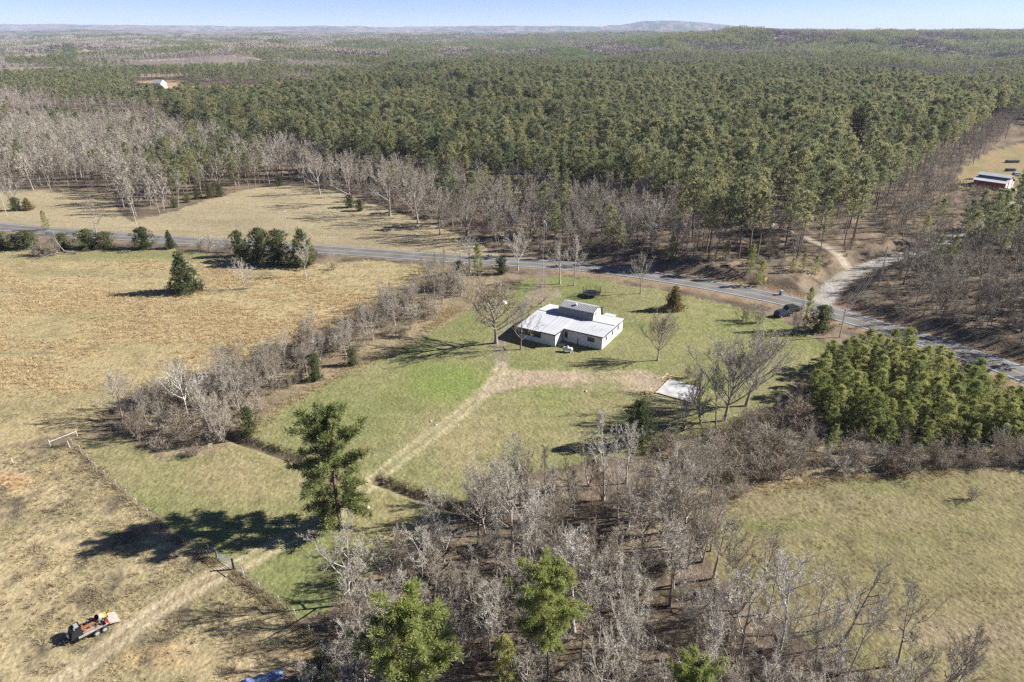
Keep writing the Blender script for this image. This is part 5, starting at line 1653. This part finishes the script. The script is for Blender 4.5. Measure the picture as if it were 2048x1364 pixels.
# ---- gate with its tall posts
ga, gb = at(434, 1116), at(468, 1139)
d = (gb - ga); gl_len = d.length; ang = math.atan2(d.y, d.x)
t = thing('field_gate', 'grey tube gate closed across the track between two dark posts', 'gate', ga, ang)
for x in (0, gl_len): MB().bar((x, 0, -.3), (x, 0, 1.75), .13, 8).build('gate_post', M_GREYW if x == 0 else M_BLACK, t)
fr = MB()
for z in (.25, 1.38): fr.bar((.18, 0, z), (gl_len - .18, 0, z), .032, 6)
for x in (.18, gl_len * .38, gl_len * .66, gl_len - .18): fr.bar((x, 0, .25), (x, 0, 1.38), .032, 6)
fr.build('gate_frame', M_STEEL, t)
for z in (.46, .68, .91, 1.14): MB().bar((.18, 0, z), (gl_len - .18, 0, z), .024, 6).build('rail', M_STEEL, t)
for x0, x1, nm in ((-1.75, 0, 'a'), (gl_len, gl_len + 1.9, 'b')):
    MB().bar((x0, 0, 1.3), (x1, 0, 1.3), .05, 6).build('brace_rail', M_GREYW, t)
    xx = x0 if nm == 'a' else x1
    MB().bar((xx, 0, -.2), (xx, 0, 1.45), .08, 6).build('brace_post', M_GREYW, t)
for sgx in ((-1.75, .1, 0, 1.3), (gl_len, 1.3, gl_len + 1.9, .1)): MB().bar((sgx[0], .02, sgx[1]), (sgx[2], .02, sgx[3]), .02, 4).build('brace_wire', M_WIRE, t)

a, b = at(101.5, 893.5), at(155, 872)
d = b - a; t = thing('pipe_brace', 'white pipe fence brace with two uprights in brush at the field corner', 'fence brace', a, math.atan2(d.y, d.x))
for x in (0, d.length): MB().bar((x, 0, -.2), (x, 0, 1.35), .045, 8).build('upright', M_PROP, t)
MB().bar((0, 0, .95), (d.length, 0, .95), .038, 8).build('rail', M_PROP, t)
for bx, by, tp, lb in ((140, 895, 882, 'thin white post standing alone beside the white pipe brace'), (27, 926, 917, 'thin white leaning post in the rough field near the left edge')):
    p = at(bx, by); o = MB().bar((0, 0, -.1), (-.12, 0, height_of(p, tp)), .05, 6).build('post_marker', M_PROP); o.location = p; tag(o, lb, 'post')
p = at(1331, 731); o = MB().bar((0, 0, -.1), (.1, 0, 1.1), .05, 6).build('yard_post', M_GREYW); o.location = at(1352, 729); tag(o, 'thin dark post on the lawn between bare tree and slab', 'post')

# ---- trailer with its load
pf = Vector((*flat(157, 1279, .55), 0)); pr = Vector((*flat(239, 1237, .5), 0))
ax = (pf - pr); TL = ax.length; ang = math.atan2(ax.y, ax.x)
print('trailer length', TL)
z0 = T(pf.x, pf.y)
tr = thing('flatbed_trailer', 'flat trailer with four grey wheels loaded with machinery beside the field track', 'trailer', (pr.x, pr.y, z0), ang)
# local x runs to the tongue, y to the left of travel; the near side rail is y = 0
WD = -1.95
for k in range(7):
    y0 = WD * k / 7; y1 = WD * (k + 1) / 7 + .03
    MB().box(1.05, TL - .1, min(y0, y1), max(y0, y1), .52, .57).build('plank', M_GREYW, tr)
fm = MB().box(1.0, TL, .003, .07, .44, .60).box(1.0, TL, WD - .07, WD - .003, .44, .60).box(TL - .095, TL, WD, 0, .42, .60).box(1.0, 1.045, WD, 0, .42, .56)
fm.bar((TL, -.1, .5), (TL + 1.35, WD / 2, .48), .06, 6).bar((TL, WD + .1, .5), (TL + 1.35, WD / 2, .48), .06, 6).bar((TL + 1.3, WD / 2, .5), (TL + 1.75, WD / 2, .5), .06, 6)
fm.bar((TL + 1.25, WD / 2 + .12, 0), (TL + 1.25, WD / 2 + .12, .75), .05, 6)
fm.build('frame', M_BLACK, tr)
MB().slab([(-.05, .02, .16), (1.0, .02, .55), (1.0, WD - .02, .55), (-.05, WD - .02, .16)], .05).build('ramp', M_GREYW, tr)
for x in (1.65, 2.45):
    for y, s in ((.10, 1), (WD - .10, -1)):
        w = MB().bar((x, y, .34), (x, y + s * .22, .34), .34, 18).build('wheel', M_RUBBER, tr)
        MB().bar((x, y + s * .222, .34), (x, y + s * .24, .34), .22, 14).build('rim', M_STEEL, w)
TM = Matrix.Translation((pr.x, pr.y, z0)) @ Matrix.Rotation(ang, 4, 'Z')
def on(nm, label, cat, x, y, z=.575, r=0.0):
    q = TM @ Vector((x, y, z))
    return thing(nm, label, cat, q, ang + r)
t = on('tool_box', 'black box-shaped engine unit at the tongue end of the loaded trailer', 'machine', TL - .15, WD * .55)
MB().add([(-.5, -.8, 0), (.75, -.8, 0), (.75, .7, 0), (-.5, .7, 0), (-.45, -.75, .95), (.45, -.75, .8), (.45, .65, .8), (-.45, .65, .95)],
         [(3, 2, 1, 0), (4, 5, 6, 7), (0, 1, 5, 4), (1, 2, 6, 5), (2, 3, 7, 6), (3, 0, 4, 7)]).build('housing', M_BLACK, t)
MB().box(-.3, .1, -.4, .2, .9, 1.1).build('engine_block', M_GREY, t)
MB().bar((.2, .4, .8), (.2, .4, 1.2), .05).build('exhaust', M_STEEL, t)
MB().bar((.85, -.2, .1), (.85, -.2, .75), .09, 8).bar((.85, .15, .1), (.85, .15, .45), .12, 8).build('bottle', M_STEEL, t)
t = on('lift_arm', 'orange steel boom lying along the front half of the trailer', 'boom', TL - 1.35, WD * .45)
MB().box(-1.15, .75, -.10, .10, .35, .58).build('boom', M_ORANGE, t)
MB().box(.45, .6, -.75, .5, .2, .38).build('cross_bar', M_ORANGE, t)
MB().box(-.2, -.08, -.12, .12, 0, .38).box(.5, .62, -.12, .12, 0, .38).build('bracket', M_ORANGE, t)
t = on('cement_mixer', 'cement mixer with cream drum and red inside standing on the trailer', 'cement mixer', TL - 2.55, WD * .5, r=.5)
Md = Matrix.Translation((0, 0, .72)) @ Matrix.Rotation(math.radians(52), 4, 'Y')
MB().lathe([(.12, -.45), (.36, -.38), (.46, -.12), (.46, .12), (.36, .40), (.33, .42)], Md, 20).build('drum', M_CREAM, t, True)
MB().lathe([(.32, .40), (.40, .05), (.34, -.28), (0, -.34)], Md, 20).build('drum_lining', M_RED, t, True)
MB().bar((-.4, -.45, 0), (0, -.5, .72), .04).bar((.4, -.45, 0), (0, -.5, .72), .04).bar((-.4, .45, 0), (0, .5, .72), .04).bar((.4, .45, 0), (0, .5, .72), .04).bar((0, -.5, .72), (0, .5, .72), .04).build('stand', M_BLACK, t)
t = on('fuel_can', 'red fuel can beside the cement mixer on the trailer', 'fuel can', TL - 3.0, -.30)
MB().box(-.2, .2, -.15, .15, 0, .42).build('can', M_RED, t); MB().bar((.1, 0, .42), (.18, 0, .52), .035).build('spout', M_BLACK, t); MB().bar((-.12, -.02, .47), (.05, -.02, .47), .025).build('handle', M_RED, t)
t = on('plate_compactor', 'yellow plate compactor on the trailer behind the mixer', 'compactor', TL - 3.05, WD * .72)
MB().box(-.35, .35, -.25, .25, 0, .1).build('plate', M_BLACK, t); MB().box(-.25, .2, -.2, .2, .12, .55).build('engine', M_YELLOW2, t)
MB().bar((-.2, -.2, .3), (-.8, -.2, .9), .03).bar((-.2, .2, .3), (-.8, .2, .9), .03).bar((-.8, -.2, .9), (-.8, .2, .9), .03).build('handle', M_YELLOW2, t)
t = on('trench_rammer', 'yellow rammer lying by the ramp end of the trailer', 'rammer', 1.0, WD * .8)
MB().box(-.1, .45, -.14, .14, .05, .35).build('engine', M_YELLOW2, t); MB().bar((.4, 0, .2), (.85, 0, .12), .09, 10).build('bellows', M_BLACK, t); MB().box(.85, 1.05, -.15, .15, .03, .2).build('shoe', M_GREY, t)
MB().bar((-.1, .12, .3), (-.45, .12, .5), .025).bar((-.1, -.12, .3), (-.45, -.12, .5), .025).bar((-.45, -.12, .5), (-.45, .12, .5), .025).build('handle', M_BLACK, t)
t = on('spare_wheels', 'black spare wheel lying flat near the ramp end of the trailer', 'spare wheel', 1.3, WD * .35)
MB().lathe([(.16, .0), (.32, .02), (.34, .1), (.30, .18), (.16, .18), (.16, 0)], None, 18).build('tyre', M_RUBBER, t); MB().lathe([(0, .08), (.159, .09)], None, 14).build('rim', M_STEEL, t)
t = on('tool_bags', 'heap of dark sacks beside the orange boom on the trailer', 'sacks', TL - 1.6, WD * .83)
for k, (a, b, c) in enumerate(((-.4, 0, .0), (.2, .05, 0), (-.1, -.05, .22))):
    MB().lathe([(0, -.16), (.22, -.14), (.33, 0), (.25, .16), (0, .2)], Matrix.Translation((a, b, c + .17)) @ Matrix.Diagonal((1.2, .8, 1, 1)), 10).build('sack', M_BLACK if k != 2 else M_GREY, t, True)
M_RUST = simple('rusty_steel', (0.150, 0.075, 0.045), 0.8, var=0.3, scale=5)
t = on('scrap_frame', 'tangle of rusty steel bars and frames between the mixer and the ramp', 'scrap metal', 1.75, WD * .5)
for k in range(9):
    a_, b_ = Vector((RS.uniform(-.6, .5), RS.uniform(-.7, .7), RS.uniform(.05, .3))), Vector((RS.uniform(-.5, .6), RS.uniform(-.8, .8), RS.uniform(.1, .6)))
    MB().bar(a_, b_, .035, 5).build('bar', M_RUST if k % 3 else M_STEEL, t)
t = on('scrap_frame', 'low rusty steel frame under the orange boom on the trailer', 'scrap metal', TL - 1.5, WD * .5)
for k in range(4): MB().bar((-.7, -.75 + k * .45, .06), (.7, -.6 + k * .4, .12), .04, 5).build('bar', M_RUST, t)
t = on('tan_board', 'tan board leaning across the rear of the trailer deck', 'board', 1.35, WD * .3)
o = MB().box(-.05, .05, -.7, .7, .04, .12).build('plank', M_LUM, t); o.rotation_euler = (.25, 0, .1)

# ---- blue tarp, dead wood, stones
p = at(528, 1358); bp = at(558, 1345) - at(500, 1362); ang = math.atan2(bp.y, bp.x)
m = MB(); nx, ny = 22, 8; L, W = 4.0, 1.2
for i in range(nx + 1):
    for j in range(ny + 1):
        x_ = -L / 2 + L * i / nx; y_ = -W / 2 + W * j / ny
        m.v.append((x_ + .1 * math.sin(j * 1.3 + i * .4), y_ + .12 * math.sin(i * .9), .65 * (1 - abs(y_ / W * 2) ** 1.6) * (.75 + .2 * math.sin(i * .8) + .1 * math.sin(i * 2.1 + j)) + .03))
m.f = [(i * (ny + 1) + j, i * (ny + 1) + j + 1, (i + 1) * (ny + 1) + j + 1, (i + 1) * (ny + 1) + j) for i in range(nx) for j in range(ny)]
o = m.build('blue_tarp', M_BLUE, None, True); o.location = p; o.rotation_euler = (0, 0, ang)
tag(o, 'blue tarp draped over a low heap among bare trees at the bottom edge', 'tarp')

def fallen(px_, py_, L, ang, label, mat, leaf, seed, tilt=80):
    g = bare_tree(seed, 10, .22, .5, .3, 9, 35, 6, 7, 4, .028, wob=.2)
    o = thing('fallen_tree', label, 'fallen tree', at(px_, py_) + Vector((0, 0, .4)), ang)
    a = link('trunk', g.wood('fallen_trunk', mat), o); b = link('crown', g.leaf('fallen_crown', leaf), o)
    for q in (a, b): q.rotation_euler = (0, math.radians(-tilt), 0); q.scale = (L / 10,) * 3
    return o
ft = fallen(152, 508, 12, math.radians(4), 'large fallen brown tree lying in the roadside hedge', M_BARK, M_TWIGDARK, 701)
for k, (x_, y_, s_) in enumerate(((-5.2, -.6, 1.25), (-7.6, .4, 1.35), (-10.0, -.3, 1.2), (-8.6, -1.6, 1.0), (-6.4, 1.2, 1.1), (-11.6, .8, .9))):
    b_ = link('brush', SHRUB[k % 2], ft)
    b_.location = (x_, y_, -.3); b_.rotation_euler = (0, -.7, k * 1.3); b_.scale = (s_ * 1.2, s_ * 1.2, s_)
fallen(1335, 1300, 5, math.radians(-30), 'pale dead limb lying on brush in the foreground woods', M_PALE, M_TWIGPALE, 702, 70)
for k, (bx, by, s) in enumerate(((872, 850, .22), (862, 843, .2), (916, 851, .15), (1172, 783, .3), (995, 1010, .2), (1008, 606, .8), (990, 963, .2), (735, 1016, .35))):
    p = at(bx, by); rsn = np.random.RandomState(k)
    b_ = bmesh.new(); bmesh.ops.create_icosphere(b_, subdivisions=2, radius=s)
    for v in b_.verts: v.co *= 1 + rsn.uniform(-.22, .22); v.co.z *= .6
    me = bpy.data.meshes.new('stone'); b_.to_mesh(me); b_.free(); me.materials.append(M_STONE if k != 5 else M_PROP)
    o = link('stone', me); o.location = p + Vector((0, 0, s * .2))
    tag(o, ('first pale stone lying between the ruts of the lawn track', 'second pale stone lying between the ruts of the lawn track', 'small yellowish stone on grass right of the lawn track', 'flat pale stone on bare dirt left of the slab',
            'stone beside the right ditch near the woods', 'white boulder under the vase-shaped shade tree by the driveway', 'pale stone on the near bank at the ditch', 'light stone in the shade at the foot of the lone pine')[k], 'stone')

# ---- the red barn and what stands round it
p = at(2007, 381)
ux = Vector((*flat(2006.8, 368, 3.0), 0)) - Vector((*flat(1945.8, 359.6, 3.0), 0)); ang = math.atan2(ux.y, ux.x); BL = ux.length
print('barn length', BL)
TAKEN.append((p.x, p.y, 6))
barn = thing('red_barn', 'red barn with white metal roof and raised centre beside the gravel lane', 'barn', p, ang)
BW = 11.5
MB().box(-BL, 0, 0, BW, -.5, 2.9).extrude_x([(4.2, 2.9), (8.6, 2.9), (8.6, 4.4), (6.4, 5.2), (4.2, 4.4)], -BL + .02, -.02).build('wall', M_RED, barn)
MB().slab([(-BL - .4, -.6, 2.85), (.5, -.6, 2.85), (.5, 4.19, 3.75), (-BL - .4, 4.19, 3.75)], .1).build('roof', M_ROOF, barn)
MB().slab([(-BL - .4, BW + .6, 2.85), (.5, BW + .6, 2.85), (.5, 8.61, 3.75), (-BL - .4, 8.61, 3.75)], .1).build('roof', M_ROOF, barn)
MB().slab([(-BL - .4, 3.7, 4.5), (.5, 3.7, 4.5), (.5, 6.4, 5.35), (-BL - .4, 6.4, 5.35)], .1).slab([(-BL - .4, 9.1, 4.5), (.5, 9.1, 4.5), (.5, 6.4, 5.35), (-BL - .4, 6.4, 5.35)], .1).build('centre_roof', M_ROOF, barn)
MB().box(-BL, 0, 4.17, 4.197, 3.72, 4.4).build('clerestory', M_SLATE, barn)  # strip over the red wall, its shade put into the dark colour
for y0, y1, z1 in ((.9, 3.2, 2.5), (4.6, 8.2, 3.6), (9.0, 10.9, 2.4)):
    dd = MB().box(.003, .08, y0, y1, 0, z1).build('door', M_PROP, barn)
    MB().box(.082, .10, (y0 + y1) / 2 - .03, (y0 + y1) / 2 + .03, .05, z1 - .05).build('door_rail', M_RED, dd)
MB().slab([(-BL - 4.0, 0, 2.2), (-BL - .41, 0, 2.6), (-BL - .41, 4, 2.6), (-BL - 4.0, 4, 2.2)], .1).build('lean_to_roof', M_TRIM, barn)
lt = MB()
for x_ in (-BL - 3.8,):
    for y_ in (.2, 3.8): lt.bar((x_, y_, -.3), (x_, y_, 2.1), .08)
lt.build('lean_to_post', M_GREYW, barn)
car('barn_car', 'dark car parked at the right end of the red barn', 'car', at(2024, 383), 1.0, M_BLACK)
car('grey_car', 'grey car parked on grass behind the red barn', 'car', at(2034, 352), .2, M_GREY)
car('lane_car', 'dark car parked beside the gravel lane below the red barn', 'car', at(2043, 397), -.8, M_BLACK)
for bx, by, w_, lb in ((2024, 325, 6.0, 'dark flat lumber stack on the grass behind the red barn'), (2020, 342, 3.6, 'small dark pallet stack near the red barn roof')):
    t = thing('pallet_stack', lb, 'pallet stack', at(bx, by), .1)
    for k in range(3): MB().box(-w_ / 2, w_ / 2, -1.2, 1.2, .05 + .4 * k, .35 + .4 * k).build('pallet', M_TRIM if k != 1 else M_GREYW, t)

for k, (bx, by) in enumerate(SHRUBS_LATER):
    shrub_at(at(bx, by), 3.0, ('first', 'second', 'third', 'fourth', 'fifth')[k] + ' dark shrub from the left along the shaded wall of the red barn', None, 1.2, 1)
shrub_at(at(128, 893), 1.6, 'brown brush growing through the middle of the white pipe brace', None, 1.3, 1)
# ---- far houses on the left hillside
p = at(315, 177)
t = thing('far_house', 'white two-storey gabled house alone in the clearing on the far hillside', 'house', p, math.radians(-18))
MB().box(-6, 6, 0, 9, -1, 6.0).extrude_x([(0, 6.0), (9, 6.0), (4.5, 9.2)], -5.98, 5.98).build('wall', M_WALL, t)
for a in ((-.6, 5.75, 4.5, 9.45), (9.6, 5.75, 4.5, 9.45)): MB().slab([(-6.4, a[0], a[1]), (6.4, a[0], a[1]), (6.4, a[2], a[3]), (-6.4, a[2], a[3])], .15).build('roof', M_ROOF, t)
MB().box(-11, -6.003, 1.5, 8.5, -1, 4.2).extrude_x([(1.5, 4.2), (8.5, 4.2), (5, 6.6)], -11, -6.003).build('wing', M_WALL, t)
for x_ in (-4, -.5, 3.5):
    for z_ in (1.2, 3.9): f_ = window(t, x_ - .6, x_ + .6, z_, z_ + 1.4, 0, 'y', -1, 0)
p = at(284, 176)
t = thing('mobile_home', 'slate-grey single-storey house left of the white one in the far clearing', 'house', p, math.radians(-4))
MB().box(-7.5, 7.5, 0, 5.5, -1, 4.2).build('wall', M_SLATE, t)
MB().slab([(-7.8, -.4, 4.35), (7.8, -.4, 4.35), (7.8, 2.75, 5.2), (-7.8, 2.75, 5.2)], .15).slab([(-7.8, 5.9, 4.35), (7.8, 5.9, 4.35), (7.8, 2.75, 5.2), (-7.8, 2.75, 5.2)], .15).build('roof', M_TRIM, t)
for x_ in (-5, -1.5, 2.5): window(t, x_ - .7, x_ + .7, 1.4, 2.9, 0, 'y', -1, 0)
MB().box(4.2, 5.3, -.05, -.003, 0, 2.4).build('door', M_PROP, t)

# ------------------------------------------------------------------ labels that single out the scattered plants
MARKS = [(815, 1250, 'the left foreground pine'), (1105, 1190, 'the round foreground pine'), (1388, 1330, 'the bottom edge pine'), (530, 1352, 'the blue tarp'), (845, 1110, 'the white-barked tree'),
         (680, 950, 'the tall lone pine'), (1427, 1080, 'the dark-trunked meadow tree'), (1276, 840, 'the ragged dark evergreen'), (1680, 1200, 'the forked meadow tree'), (450, 1125, 'the metal gate'),
         (1360, 780, 'the concrete slab'), (1475, 740, 'the big slab trees'), (1800, 770, 'the young pine grove'), (1640, 640, 'the roadside evergreen'), (1695, 640, 'the crossarm pole'),
         (1985, 360, 'the red barn'), (1665, 590, 'the lane mouth'), (1590, 480, 'the woodland track'), (1090, 470, 'the transformer pole'), (1036, 500, 'the broad roadside oak'), (560, 490, 'the roadside cedar clump'),
         (580, 300, 'the pale round-headed tree'), (272, 430, 'the leaning hay field pole'), (28, 390, 'the hay field oak'), (400, 330, 'the dark pines'), (992, 615, 'the vase-shaped shade tree'),
         (372, 540, 'the lone cedar'), (127, 880, 'the white pipe brace'), (1281, 545, 'the solitary lawn tree'), (1530, 565, 'the yellow diamond sign'), (795, 487, 'the yellow marker post'),
         (1766, 530, 'the lane bend pole'), (630, 730, 'the dark creek evergreen'), (500, 840, 'the olive creek bush'), (1660, 875, 'the pale brush sapling'), (1942, 870, 'the lone brush sapling'), (1792, 1250, 'the curved meadow tree')]
def labels():
    sets = {}
    for o, noun, look, h, grp, lo, hi in SCAT:
        p = o.location
        px, py, w = project(np.array([p.x]), np.array([p.y]), np.array([p.z + h * .5]))
        px, py = float(px[0]), float(py[0])
        d, m = min((math.hypot(px - a, (py - b) * 1.3), (a, b, c)) for a, b, c in MARKS)
        dx, dy = px - m[0], py - m[1]
        rel = 'close to' if d < 45 else ('left of' if dx < 0 else 'right of') if abs(dx) > 1.3 * abs(dy) else ('behind' if dy < 0 else 'in front of')
        t = (h - lo) / (hi - lo + 1e-6)
        size = 'short' if t < .33 else 'tall' if t > .66 else 'medium'
        sets.setdefault((f'{size} {look} {noun} {rel} {m[2]}', grp), []).append((px, py, o))
    NTH = ['leftmost', 'second', 'third', 'fourth', 'fifth', 'sixth', 'seventh', 'eighth', 'ninth', 'tenth', 'eleventh', 'twelfth']
    for (lb, grp), l in sets.items():
        l.sort(key=lambda a: a[0])
        for i, (px, py, o) in enumerate(l):
            o['label'] = lb if len(l) == 1 or len(l) > 12 else lb + (', leftmost' if i == 0 else ', ' + NTH[i] + ' from left')
labels()

# ------------------------------------------------------------------ the air
hz = MB().box(-19800, 19800, -19800, 19800, -14, 235).mesh('haze', M_WALL)
hz.materials.clear()
hm = bpy.data.materials.new('haze'); hm.use_nodes = True
nt = hm.node_tree
for n_ in list(nt.nodes): nt.nodes.remove(n_)
ou = nt.nodes.new('ShaderNodeOutputMaterial'); vo = nt.nodes.new('ShaderNodeVolumePrincipled')
vo.inputs['Color'].default_value = (0.62, 0.73, 1.0, 1); vo.inputs['Density'].default_value = 0.00005
vo.inputs['Anisotropy'].default_value = 0.0
nt.links.new(vo.outputs[0], ou.inputs['Volume'])
hz.materials.append(hm)
ho = link('haze', hz); ho['kind'] = 'stuff'
